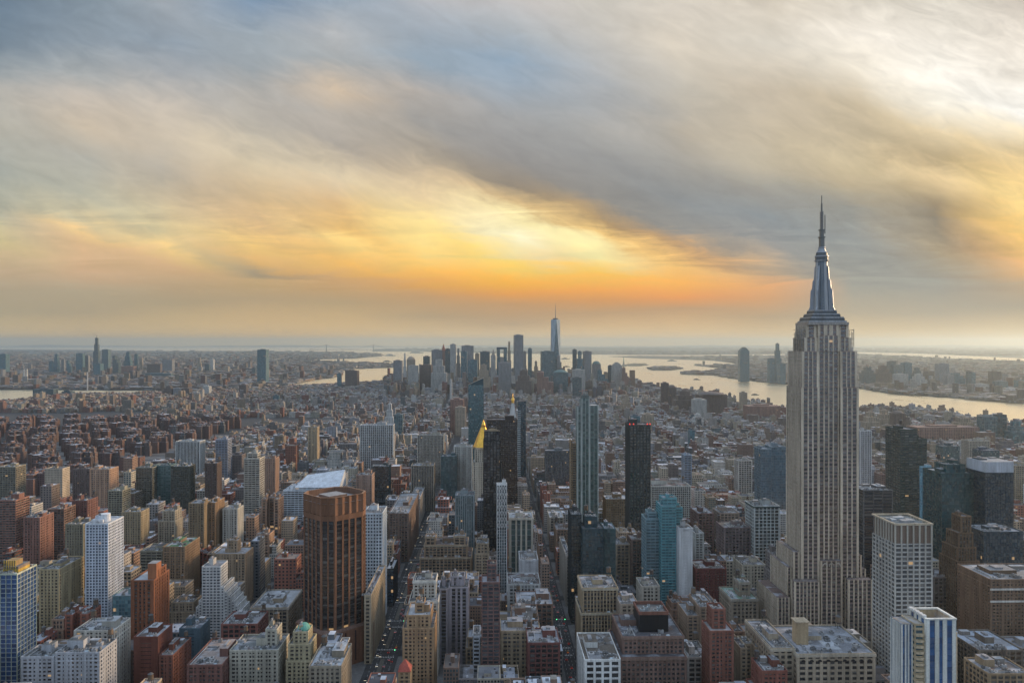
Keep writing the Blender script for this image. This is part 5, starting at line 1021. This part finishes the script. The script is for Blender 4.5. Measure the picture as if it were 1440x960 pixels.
# ------------------------------------------------------------------ streets and the blocks between them
AV = [-1420, -1225, -1030, -835, -640, -425, -262, -104, 76, 250, 520, 790, 1060, 1330, 1600, 1870]      # avenues, measured across from the view axis
AW = {-104: 28, 76: 15, 250: 24}
def U2X(u, v): return u - GA * v
def in_view(x, y, m=60): return abs(x) < y * .665 + m
slab = MB(); V0 = 690 - 80.5 * 4
for i in range(len(AV) - 1):
    a, b = AV[i] + AW.get(AV[i], 24) / 2, AV[i + 1] - AW.get(AV[i + 1], 24) / 2
    for k in range(40):
        v0 = V0 + 80.5 * k + 8; v1 = v0 + 64.5
        if v1 > 2650: break
        if not in_view(U2X((a + b) / 2, v0), v1, 160): continue
        slab.box(a, b, v0, v1, 0.004, .15, (.17, .165, .16))
tfm = lambda p: (p[0] - GA * p[1], p[1] + GA * p[0], p[2])
s2 = MB(); s2.add(slab, tfm); s2.build('pavement', M_ASPH, kind='structure')
mk = MB()      # painted lines on the two avenues one can look along
for uc, wd in ((-104, 28), (76, 15), (250, 24)):
    for v in range(520, 2300, 9):
        for o in ((-9, -4.5, 4.5, 9) if wd > 27 else (-5.2, -1.7, 1.7, 5.2)):
            mk.face([(uc + o - .09, v, .012), (uc + o + .09, v, .012), (uc + o + .09, v + 4, .012), (uc + o - .09, v + 4, .012)], (.6, .6, .58))
    for k in range(22):
        for q in (-10.5, 8):
            v = V0 + 80.5 * k + q
            for j in range(int(wd / 1.6) - 4): x = uc - wd / 2 + 4 + j * 1.6; mk.face([(x, v, .012), (x + .7, v, .012), (x + .7, v + 3, .012), (x, v + 3, .012)], (.6, .6, .58))
m2 = MB(); m2.add(mk, tfm); m2.build('road_markings', M_WALL, kind='structure')
md = MB()
for k in range(20): md.box(-106, -102, V0 + 80.5 * k + 12, V0 + 80.5 * k + 66, .006, .45, (.14, .13, .11))
m3 = MB(); m3.add(md, tfm); m3.build('planted_median_path', M_WALL, kind='structure')

PAL_MID = [(.34,.27,.19), (.27,.17,.12), (.30,.12,.08), (.42,.38,.30), (.22,.20,.19), (.50,.47,.42), (.24,.09,.065), (.19,.13,.10), (.34,.32,.30), (.40,.31,.22), (.56,.54,.50), (.12,.13,.14), (.29,.20,.15), (.36,.24,.17)]
PAL_LOW = [(.34,.27,.19), (.27,.17,.12), (.28,.12,.08), (.42,.38,.30), (.22,.20,.19), (.50,.47,.42), (.18,.15,.14), (.34,.32,.30), (.40,.33,.24), (.56,.54,.50), (.12,.13,.14), (.26,.20,.17), (.56,.55,.52), (.24,.15,.12), (.44,.42,.40), (.31,.22,.17), (.46,.40,.31), (.24,.10,.08), (.17,.16,.18), (.38,.39,.42)]
PAL_RED = [(.18,.095,.075), (.20,.11,.085), (.16,.085,.07), (.23,.13,.10), (.14,.085,.08), (.19,.12,.105)]
PAL_EAST = [(.28,.13,.095), (.22,.11,.085), (.36,.28,.20), (.25,.20,.16), (.20,.16,.14), (.42,.36,.28)]
ROOF_P = [(.09,.09,.10), (.14,.145,.16), (.28,.29,.32), (.46,.48,.52), (.58,.60,.64), (.20,.20,.21), (.34,.36,.40), (.13,.11,.10), (.11,.11,.12), (.24,.19,.16), (.30,.27,.23)]
VIS = []
for o in list(sc.objects):
    pass
LOTS = []
def hero_hit(x, y, w, d):
    for a, b, c, e in HERO:
        if x + w > a and x - w < b and y + d > c and y < e: return True
    return False
# a low building never hides the part of a tall one that the place shows from here
CAPS = []
for a, b, c, e in HERO:
    if c < 3300: CAPS.append((a, b, c))
hero_caps = {}
for px, py, Y, lab in SEEN: hero_caps[(round(px), round(Y))] = py
CAPL = []
for px, py, Y, lab in SEEN:
    gp = PH + HC * F / Y
    vis = py + .66 * (gp - py)
    CAPL.append((px, py, Y, vis))
CAPH = []
for a, b, c, e in HERO:
    if c > 3300: continue
    best = None
    for px, py, Y, vis in CAPL:
        if abs(Y - (c + 3)) < 30 and a * F / Y + 720 - 4 < px < b * F / Y + 720 + 4: best = (a / (c + 3) * F + 720, b / (c + 3) * F + 720, vis, c)
    if best: CAPH.append(best)
CAPH += [(1085, 1222, 885, 730), (432, 512, 885, 730), (702, 757, 845, 1000), (900, 976, 850, 870), (803, 866, 822, 850), (1224, 1312, 905, 640)]
def cap(px0, px1, Y, h):
    for a, b, vis, c in CAPH:
        if Y < c and px1 > a and px0 < b: h = min(h, max(9, Z(vis, Y)))
    return h
def lot(u, v, w, d, h, pal, ang=0.0, style=None, x=None, y=None, r=R):
    X, Y = (U2X(u, v), v + GA * u) if x is None else (x, y)
    if not in_view(X, Y) or hero_hit(X, Y, w / 2, d): return
    px = X / Y * F + 720; pw = w / 2 / Y * F
    h = cap(px - pw, px + pw, Y, h)
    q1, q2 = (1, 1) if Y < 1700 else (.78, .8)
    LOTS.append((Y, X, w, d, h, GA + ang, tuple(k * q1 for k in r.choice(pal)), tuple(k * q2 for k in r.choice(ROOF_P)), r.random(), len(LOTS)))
def hgt(u, v, corner, r=R):
    if v < 860: lo, hi, p, big = 32, 62, .08, 84
    elif v < 1250: lo, hi, p, big = 24, 58, .12, 80
    elif v < 1800: lo, hi, p, big = 20, 52, .11, 74
    elif v < 2300: lo, hi, p, big = 15, 42, .08, 62
    else: lo, hi, p, big = 11, 32, .07, 54
    if u < -640 and v > 1100: lo, hi = 13, 24
    if u > 300 and v > 1300: lo, hi, p, big = 17, 36, .06, 58
    h = lo + (hi - lo) * r.random() ** 1.5
    if corner: h *= 1.2
    if r.random() < p: h = hi + (big - hi) * r.random()
    return h
for i in range(len(AV) - 1):
    a, b = AV[i] + AW.get(AV[i], 24) / 2 + 3.5, AV[i + 1] - AW.get(AV[i + 1], 24) / 2 - 3.5
    for k in range(45):
        v0 = V0 + 80.5 * k + 11; v1 = v0 + 58.5; vm = (v0 + v1) / 2
        if v1 > 3450 or v0 < 440: continue
        if not in_view(U2X((a + b) / 2, v0), v1, 200): continue
        if a < -950 and 1500 < vm < 2900: continue            # housing estate below
        if -1500 < a < -760 and 2870 < vm < 3200 and a > -1260: continue   # the park
        for side in (0, 1):
            u = a
            while u < b - 5:
                big = vm < 1300
                w = R.choice((12, 15, 18, 21, 25, 31) if big else (10, 14, 18, 24, 32, 44) if vm < 2200 else (8, 10, 14, 18, 26, 36))
                if u + w > b: w = b - u
                if w < 5: break
                corner = u == a or u + w >= b - 1
                d = R.uniform(24, 29) if vm < 2200 else R.uniform(17, 27)
                if R.random() < .965:
                    lot(u + w / 2, v0 if side == 0 else v1 - d, w - .05, d, hgt(u, vm, corner), PAL_EAST + PAL_LOW[:9] if a < -640 else PAL_MID if vm < 1500 else PAL_LOW)
                u += w
# the brick housing estate on the left: repeated cross shaped blocks
for ky in range(19):
    for kx in range(16):
        v = 1500 + ky * 76 + (kx % 2) * 22 + R.uniform(-9, 9); u = -945 - kx * 84 + (ky % 2) * 30 + R.uniform(-10, 10)
        if R.random() < .12: continue
        for du, dv, w, d in ((0, 0, 16, 44), (-17, 14, 18, 15), (17, 14, 18, 15)):
            lot(u + du, v + dv, w, d, 36 + (kx * 7 + ky * 3) % 4 * 2.2, PAL_RED)
# older quarters beyond: street grids turned by a few angles
PARK = [G(*p) for p in ((128,606),(252,606),(250,592),(135,592))]
PARK2 = [G(*p) for p in ((452,571),(492,571),(488,550),(462,549))]
for gx in range(-190, 190):
    for gy in range(0, 150):
        q = gx * 23.0; s = 3420 + gy * 24.5
        zone = int((q + 5000) // 900 + (s // 1100) * 3) % 4; ang = (-.12, .33, .06, -.3)[zone]
        if gx % 7 == 0 or gy % 4 == 3: continue
        ca, sa = math.cos(ang), math.sin(ang); cx0, cy0 = (q // 900) * 900 + 450, (s // 1100) * 1100 + 550
        x = cx0 + (q - cx0) * ca - (s - cy0) * sa; y = cy0 + (q - cx0) * sa + (s - cy0) * ca
        if y < 3380 or not in_view(x, y) or not inpoly(x, y, MAN) or inpoly(x, y, PARK): continue
        if not inpoly(x, y + (35 if x > -2150 else 150), MAN): continue
        px = x / y * F + 720; r_ = R.random()
        if R.random() < .1: continue
        if px > 540 and px < 890 and y > 4300: h = 20 + 60 * r_ ** 1.6 + (70 * R.random() if R.random() < .10 else 0)
        elif px < 560: h = 13 + 12 * r_ + (38 * R.random() if R.random() < .09 and y < 4100 else 0)
        else: h = 15 + 20 * r_ + (34 * R.random() if R.random() < .11 else 0)
        pal = PAL_EAST + PAL_LOW[:6] if px < 420 else PAL_LOW
        lot(0, 0, R.uniform(13, 22) if R.random() < .8 else R.uniform(26, 40), R.uniform(15, 24), h, pal, ang, x=x, y=y)
# ------------------------------------------------------------------ which of them show: front to back over the columns of the view
LOTS.sort(key=lambda t: t[0])
N_ = 1440; cover = [960.0] * N_; shown = []
hl = sorted([(c + 3, a / (c + 3) * F + 720, b / (c + 3) * F + 720) for a, b, c, e in HERO])
tops = {}
for px, py, Y, lab in SEEN: tops[(int(Y))] = tops.get(int(Y), []) + [(px, py)]
ev = [(t[0], 1, t) for t in LOTS] + [(Y, 0, (px, py)) for px, py, Y, l in SEEN]
ev.sort(key=lambda e: (e[0], e[1]))
for Y, typ, t in ev:
    if typ == 0:
        px, py = t
        for h in hl:
            if abs(h[0] - Y) < 30 and h[1] - 3 < px < h[2] + 3:
                for c in range(max(0, int(h[1])), min(N_, int(h[2]))): cover[c] = min(cover[c], py)
                break
        continue
    _, X, w, d, h, ang, col, rc, s, idx = t
    a, b = (X - w / 2) / Y * F + 720, (X + w / 2) / Y * F + 720; py = PH + (HC - h) / Y * F; vis = 0.0; back = PH + (HC - h) / (Y + d) * F
    for c in range(max(0, int(a)), min(N_, int(b) + 1)):
        if back < cover[c]: vis += cover[c] - back; cover[c] = py if py < cover[c] else cover[c]
    vis = min(vis, (b - a + 1) * (PH + HC * F / Y - back)); shown.append((vis, t))
shown.sort(key=lambda q: -q[0])
n_build = sum(1 for o in sc.objects if o.parent is None and o.get('category') in ('building', 'skyscraper'))
CHOSEN = [q for q in shown if q[1][4] > 8 and (q[1][1]) / q[1][0] * F + 720 > -4 and (q[1][1]) / q[1][0] * F + 720 < 1444][:max(0, 296 - n_build)]
pick = {q[1][9] for q in CHOSEN}
LM = [('the cornerwise bronze tower',471,800), ('the gold pyramid',679,640), ('the limestone skyscraper',1160,760), ('the white drum topped tower',136,800), ('the orange brick tower',208,850), ('the blue left edge tower',12,870), ('the black ribbed tower',900,680),
      ('the green crane tower',827,650), ('the turquoise balcony tower',948,780), ('the crowned stone tower',1275,800), ('the blue striped tower',1315,920), ('the teal glass cluster',835,790), ('the slanted glass tower',669,580), ('the sloping white roof',437,690),
      ('the slim lattice tower',705,740), ('the white terraced block',300,845), ('the dark banded slab',1285,660), ('the black roof box',920,880), ('the slim red brick tower',1015,920), ('the grey brown twin slab',285,750), ('the cream gridded tower',355,680),
      ('the pinkish tan tower',141,690), ('the white topped glass tower',1405,700), ('the plum brick tower',690,860), ('the plain tan tower',185,750), ('the lilac grey tower',640,880), ('the tan gothic block',845,870), ('the green dome',420,900)]
def cname(c):
    r, g, b = c; m = sum(c) / 3
    if r > g * 1.95: return 'red brick' if r > .22 else 'maroon'
    if m > .5: return 'white'
    if r > b * 1.45: return 'tan' if m > .26 else 'brown'
    if m > .38: return 'cream' if r > b * 1.15 else 'pale grey'
    return 'grey' if m > .17 else 'dark grey'
pend = []
for vis, t in CHOSEN:
    Y, X, w, d, h, ang, col, rc, s, idx = t; px = X / Y * F + 720; py = PH + (HC - h * .6) / Y * F
    lm = min(LM, key=lambda l: ((l[1] - px) ** 2 + ((l[2] - py) * 1.0) ** 2)); dx, dy = px - lm[1], py - lm[2]
    rel = ('left of' if dx < 0 else 'right of') if abs(dx) > abs(dy) * .8 else ('beyond' if dy < 0 else 'in front of')
    size = 'low' if h < 24 else 'medium high' if h < 46 else 'tall'; wide = 'narrow' if w < 16 else 'broad' if w > 27 else ''
    cn = cname(col); mat = {'red brick': 'red brick', 'maroon': 'maroon brick'}.get(cn, cn + (' masonry' if s < .5 else ' stone')); rf = 'pale roofed' if sum(rc) > .9 else 'dark roofed' if sum(rc) < .6 else 'grey roofed'
    key = (size, wide, mat, rf, rel, lm[0]); pend.append((key, math.hypot(dx, dy), t))
cnt = {}
for k, dist, t in pend: cnt.setdefault(k, []).append((dist, t[9]))
ORD = ['nearest', 'second nearest', 'third nearest', 'fourth nearest', 'fifth nearest', 'sixth nearest', 'seventh nearest', 'eighth nearest', 'ninth nearest', 'tenth nearest', 'eleventh nearest', 'twelfth nearest']
stuff = MB()
for key, dist, t in pend:
    Y, X, w, d, h, ang, col, rc, s, idx = t; size, wide, mat, rf, rel, lm = key; same = sorted(cnt[key])
    lab = ' '.join(f'{size} {wide} {rf} {mat} block {rel} {lm}'.split())
    if len(same) > 1: lab = ' '.join(f'{ORD[min(11, [q[1] for q in same].index(idx))]} to {lm} among {size} {wide} {rf} {mat} blocks {rel} it'.split())
    r = random.Random(idx); root = empty('brick_building' if 'brick' in mat else 'masonry_building', (X, Y, 0), ang); tag(root, lab, 'building', 'infill blocks of the street grid')
    wm, gm = MB(), MB(); sty = ['brick', 'loft', 'punch', 'brick', 'strip'][int(s * 5)]; q_ = r.uniform(.75, 1.0); sp = tuple(k * q_ for k in col); x = w / 2
    zs = h * r.uniform(.72, .86) if h > 32 and s > .45 and d > 14 else None
    if zs:
        block(wm, gm, -x, x, 0, d, 0, zs, ST[sty], col, sp, (.018,.022,.026)); q = r.uniform(.08, .2); block(wm, gm, -x + w * q, x - w * q * .4, d * .14, d, zs, h, ST[sty], col, sp, (.018,.022,.026))
        wm.build('wall', M_WALL, root); gm.build('glazing', M_GLASS, root); roof_set(root, -x, x, 0, d, zs, r, col, rc, .2); roof_set(root, -x + w * q, x - w * q * .4, d * .14, d, h, r, col, rc, 1.2)
    elif w > 17 and d > 14 and s < .42:      # street front with a light court between two wings
        a_ = x * r.uniform(.25, .45); g_ = d * r.uniform(.25, .4)
        block(wm, gm, -x, -a_, 0, d, 0, h, ST[sty], col, sp, (.018,.022,.026)); block(wm, gm, a_, x, 0, d, 0, h, ST[sty], col, sp, (.018,.022,.026)); block(wm, gm, -a_ + .02, a_ - .02, g_, d, 0, h - .02, ST[sty], col, sp, (.018,.022,.026))
        wm.build('wall', M_WALL, root); gm.build('glazing', M_GLASS, root); roof_set(root, -x, -a_, 0, d, h, r, col, rc, 1.0); roof_set(root, a_, x, 0, d, h, r, col, rc, 1.0); roof_set(root, -a_ + .1, a_ - .1, g_, d, h - .05, r, col, rc, .5, True)
    else:
        block(wm, gm, -x, x, 0, d, 0, h, ST[sty], col, sp, (.018,.022,.026)); wm.build('wall', M_WALL, root); gm.build('glazing', M_GLASS, root); roof_set(root, -x, x, 0, d, h, r, col, rc, 1.5)
    c = MB()
    if .42 <= s < .62 and not zs: c.box(-x - .4, x + .4, -.5, -.02, h * 1.0 - 1.1 if not zs else zs - 1.1, (zs or h) + .15, tuple(min(.7, k * 1.25) for k in col), bottom=True); c.build('cornice', M_WALL, root)
# ------------------------------------------------------------------ all the lesser roofs as one mass
FN = [(.50, .52, 0), (.45, .46, 0), (.6, .55, 0), (.56, .62, .3), (.4, .5, 0), (.8, .6, .7)]
for vis, t in shown:
    Y, X, w, d, h, ang, col, rc, s, idx = t
    if idx in pick: continue
    ca, sa = math.cos(ang), math.sin(ang); x = w / 2; r = random.Random(idx)
    tf = lambda a, b: (X + a * ca - b * sa, Y + a * sa + b * ca)
    fen = FN[int(s * 5.2) % 6]; bay, fl = r.choice(((2.6, 3.2), (3.2, 3.3), (4.2, 3.8))) 
    if Y < 3400 and h > 34 and s > .6:
        zs = h * r.uniform(.7, .85); fbox(stuff, -x, x, 0, d, 0, zs, col, rc, bay, fl, fen, tf); q = r.uniform(.1, .22); fbox(stuff, -x + w * q, x - w * q, d * .12, d * .9, zs, h, col, rc, bay, fl, fen, tf)
    else: fbox(stuff, -x, x, 0, d, 0, h, col, rc, bay, fl, fen, tf)
    if Y < 4600:
        pc = tuple(min(.7, k * 1.15) for k in col)
        if Y < 1700:      # parapet
            for a, b, c, e in ((-x, x, -.01, .4), (-x, x, d - .4, d + .01), (-x - .01, -x + .4, .4, d - .4), (x - .4, x + .01, .4, d - .4)): fbox(stuff, a, b, c, e, h - .4, h + .9, pc, pc, 50, 50, (0, 0, 0), tf)
        if w > 7.5:
            bw, bd = w * r.uniform(.18, .4), d * r.uniform(.18, .35); bx, by = r.uniform(-x + .8, x - bw - .8), r.uniform(.15, .6) * d
            fbox(stuff, bx, bx + bw, by, by + bd, h, h + r.uniform(2.5, 5.5), (lambda q: tuple(k * q for k in col))(r.uniform(.75, 1.2)), r.choice(ROOF_P), 50, 50, (0, 0, 0), tf)
        n = 4 if Y < 1500 else 2 if Y < 2600 else 1
        for _ in range(n):
            hw = r.uniform(.8, 2.6); hx, hy = r.uniform(-x + hw, x - hw) if x > hw else 0, r.uniform(.1, .85) * d
            fbox(stuff, hx - hw / 2, hx + hw / 2, hy, hy + hw * .8, h, h + r.uniform(.9, 2.4), r.choice(ROOF_P), r.choice(ROOF_P), 50, 50, (0, 0, 0), tf)
        if Y < 2300 and h > 19 and r.random() < .38:
            tk = MB(); tank(tk, 0, 0, h, r.uniform(.85, 1.15), r.choice([(.13,.09,.06),(.2,.15,.1),(.1,.08,.07)]), r.uniform(3, 5.5)); ox, oy = tf(r.uniform(-x * .5, x * .5), d * r.uniform(.3, .8)); stuff.add(tk, lambda p: (p[0] + ox, p[1] + oy, p[2]))
# towns across the water: small roofs out to where they fade
def scatter(n, xr, yr, P, zb, tallp, seed):
    r = random.Random(seed); c = 0; tries = 0
    while c < n and tries < n * 12:
        tries += 1; px = r.uniform(*xr); py = yr[0] + (yr[1] - yr[0]) * r.random() ** .75; x, y = G(px, py)
        if not inpoly(x, y, P) or hero_hit(x, y, 20, 30): continue
        s = .9 + y / 9000; w, d = r.uniform(14, 46) * s, r.uniform(16, 50) * s; h = (8 + 14 * r.random() ** 2) * (.8 + y / 26000)
        if r.random() < tallp: h = r.uniform(30, 75); w = d = r.uniform(20, 40)
        a = r.uniform(-.6, .6); ca, sa = math.cos(a), math.sin(a); tf = lambda p, q: (x + p * ca - q * sa, y + p * sa + q * ca)
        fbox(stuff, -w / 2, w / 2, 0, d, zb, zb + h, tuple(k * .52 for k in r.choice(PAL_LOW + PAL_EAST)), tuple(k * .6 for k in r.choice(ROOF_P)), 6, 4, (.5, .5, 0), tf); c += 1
scatter(9500, (-60, 560), (493.5, 560), BKN, 0, .035, 5)
scatter(5200, (960, 1500), (498, 566), NJB, .2, .03, 6)
scatter(2600, (540, 1500), (487.5, 500), NJA, .5, .02, 7)
scatter(90, (905, 960), (515, 521), [G(*p) for p in ((911,518),(925,516.3),(945,516.6),(957,518.5),(945,520.2),(918,520.2))], .3, 0, 8)
so_ = stuff.build('city_roofscape', M_FAR, kind='stuff'); so_['label'] = 'mass of lesser city blocks and roofs out to the horizon'
# ------------------------------------------------------------------ bare winter trees in the parks and along the shores
tw = MB(); rt = random.Random(9)
def bare_tree(x, y, h, n=26):
    c = rt.choice([(.075,.055,.045), (.09,.065,.05), (.06,.05,.045)]); tw.cyl(x, y, 0, h * .45, .35, .2, c, 5, False)
    for _ in range(n):
        a, e = rt.uniform(0, 6.283), rt.uniform(.3, 1.4); L = h * rt.uniform(.3, .6); z = h * rt.uniform(.25, .5)
        dx, dy, dz = math.cos(a) * math.cos(e) * L, math.sin(a) * math.cos(e) * L, math.sin(e) * L; t = .22 + .3 * rt.random()
        tw.face([(x - t, y, z), (x + t, y, z), (x + dx, y + dy, z + dz)], c); tw.face([(x + dx * .4, y + dy * .4 - t, z + dz * .4), (x + dx * .4, y + dy * .4 + t, z + dz * .4), (x + dx * .8 + rt.uniform(-3, 3), y + dy * .8 + rt.uniform(-3, 3), z + dz * 1.05)], c)
for P, n in ((PARK, 620), (PARK2, 250)):
    xs, ys = [p[0] for p in P], [p[1] for p in P]
    for _ in range(n):
        x, y = rt.uniform(min(xs), max(xs)), rt.uniform(min(ys), max(ys))
        if inpoly(x, y, P): bare_tree(x, y, rt.uniform(13, 20))
for _ in range(700):      # wooded shore and islands
    k = rt.random(); px, py = (rt.uniform(490, 560), rt.uniform(536, 539)) if k < .3 else (rt.uniform(912, 957), rt.uniform(516.5, 520)) if k < .5 else (rt.uniform(962, 1012), rt.uniform(523, 527)) if k < .7 else (rt.uniform(881, 910), rt.uniform(511.6, 514)) if k < .8 else (rt.uniform(395, 555), rt.uniform(512, 517))
    x, y = G(px, py)
    if any(inpoly(x, y, P) for P in (MAN, BKN, NJB)) or 905 < px < 960 or 878 < px < 912: bare_tree(x, y, rt.uniform(16, 30), 20)
tw.build('bare_woods', M_WALL, kind='stuff')
# ------------------------------------------------------------------ cars and signals on the avenues
def car_proto(name, col, long=4.6, hi=1.0):
    root = empty(name, (0, 0, 0)); c = MB(); L, w = long / 2, .92
    prof = [(-L, .35), (-L, .95), (-L * .72, 1.0), (L * .5, .98), (L * .96, .8), (L, .4)]
    for s in (-1, 1): P = [(s * w, q, z) for q, z in prof]; c.face(P if s > 0 else P[::-1], col)
    for (q0, z0), (q1, z1) in zip(prof, prof[1:]): c.face([(-w, q0, z0), (-w, q1, z1), (w, q1, z1), (w, q0, z0)], col)
    c.build('body', M_METAL, root); g = MB(); g.frustum((-w + .05, w - .05, -L * .66, L * .42), .98, (-w + .22, w - .22, -L * .46, L * .16), 1.0 + .5 * hi, (.02, .025, .03)); g.face([(-w + .2, -L * .45, 1.01 + .5 * hi), (w - .2, -L * .45, 1.01 + .5 * hi), (w - .2, L * .15, 1.01 + .5 * hi), (-w + .2, L * .15, 1.01 + .5 * hi)], col); g.build('cabin', M_METAL, root)
    for sx in (-1, 1):
        for sy in (-.62, .62):
            t = MB()
            for k in range(10):
                a0, a1 = 6.283 * k / 10, 6.283 * (k + 1) / 10; y0, y1 = sy * L + .34 * math.cos(a0), sy * L + .34 * math.cos(a1); z0, z1 = .34 + .34 * math.sin(a0), .34 + .34 * math.sin(a1)
                t.face([(sx * w * .86, y0, z0), (sx * w * 1.02, y0, z0), (sx * w * 1.02, y1, z1), (sx * w * .86, y1, z1)], (.02,.02,.02)); t.face([(sx * w * 1.02, sy * L, .34), (sx * w * 1.02, y0, z0), (sx * w * 1.02, y1, z1)], (.1,.1,.1))
            t.build('wheel', M_TYRE, root)
        t = MB(); t.box(sx * .7 - .22, sx * .7 + .22, -L - .04, -L + .02, .62, .86, (.5,.02,.02), bottom=True); t.build('tail_light', M_RED, root)
        t = MB(); t.box(sx * .65 - .2, sx * .65 + .2, L - .12, L + .04, .5, .72, (.8,.8,.7), bottom=True); t.build('headlight', M_WHITE, root)
    return root
def dup(src):
    c = src.copy(); sc.collection.objects.link(c)
    for ch in [o for o in src.children]:
        k = ch.copy(); sc.collection.objects.link(k); k.parent = c
    return c
CC = {'black': (.02,.02,.022), 'white': (.6,.6,.6), 'yellow': (.6,.36,.03), 'silver': (.3,.31,.33), 'dark red': (.2,.03,.03)}
protos = {k: car_proto('yellow_taxi' if k == 'yellow' else 'parked_car' if False else 'car', v, 4.7, 1.15 if k == 'yellow' else 1.0) for k, v in CC.items()}; used = set(); rc_ = random.Random(21); CL = {}
for k in range(98):
    left = k < 64; uc = -104 if left else 76; cn = rc_.choice(list(CC)); away = rc_.random() < .55
    o_ = rc_.choice((3.4, 6.4, 9.4)) if left else rc_.choice((-3.2, 0, 3.2))
    u = uc + (o_ if away else -o_); v = 690 + ((k * 11.3) % 640 if left else (k - 64) * 19.0) + rc_.uniform(0, 6); root = protos[cn] if cn not in used else dup(protos[cn]); used.add(cn)
    root.location = (*tfm((u, v, 0))[:2], .02); root.rotation_euler = (0, 0, GA + (0 if away or not left else math.pi)); where = 'wide left' if left else 'narrow centre'
    blk_ = int((v - 700) / 80.5); CL.setdefault((cn, left, away, blk_), []).append((v, root, where))
BN = ['first', 'second', 'third', 'fourth', 'fifth', 'sixth', 'seventh', 'eighth', 'ninth', 'tenth', 'eleventh']
for (cn, left, away, bl), L in CL.items():
    L.sort(key=lambda q: q[0])
    for i, (v, root, where) in enumerate(L): tag(root, f"{cn} car heading {'away' if away else 'nearer' if left else 'away'} in {BN[min(10, max(0, bl))]} block of the {where} avenue" + ('' if len(L) == 1 else f", {BN[i]} so coloured"), 'taxi' if cn == 'yellow' else 'car', 'cars driving on the avenues')
for i, (u, v) in enumerate(((-89, 765), (-119, 765), (-89, 845), (-119, 845), (-89, 925), (67, 845), (85, 845), (67, 925))):
    root = empty('traffic_light', (*tfm((u, v, 0))[:2], .15), GA); tag(root, f"green traffic light on the {'right' if u in (-89, 85) else 'left'} kerb at the {BN[(v-765)//80]} crossing of the {'wide left' if u < 0 else 'narrow centre'} avenue", 'traffic light', 'traffic lights along the avenues')
    m = MB(); m.cyl(0, 0, 0, 6.2, .14, .1, (.1,.12,.1), 8); m.build('pole', M_METAL, root); a = MB(); s = -1 if u in (-89, 85) else 1; a.bar((0,0,6), (s*4.5,0,6.3), .14, (.1,.12,.1)); a.build('arm', M_METAL, root)
    h = MB(); h.box(s*4.5-.25, s*4.5+.25, -.2, .2, 5.2, 6.5, (.3,.22,.03), bottom=True); hd = h.build('signal_head', M_METAL, root); l = MB(); l.box(s*4.5-.3, s*4.5+.3, -.34, -.22, 5.2, 5.8, (.02,.4,.1), bottom=True); l.build('green_lamp', M_GREEN, hd)
# ------------------------------------------------------------------ air
def haze():
    m = MB(); m.box(-62000, 62000, -3600, 61000, -5, 600, (1, 1, 1), bottom=True)
    mat = bpy.data.materials.new('haze'); mat.use_nodes = True; T = NT(mat.node_tree); T.n.clear(); out = T.n.new('ShaderNodeOutputMaterial'); v = T.n.new('ShaderNodeVolumePrincipled')
    v.inputs['Color'].default_value = (*HAZE_COLOR, 1); v.inputs['Density'].default_value = HAZE_DENSITY; v.inputs['Anisotropy'].default_value = .6; v.inputs['Absorption Color'].default_value = (0, 0, 0, 1); T.l.new(v.outputs[0], out.inputs['Volume'])
    o = m.build('haze', mat, kind='stuff'); o['label'] = 'thin blue dusk haze over the city and bay'
haze()
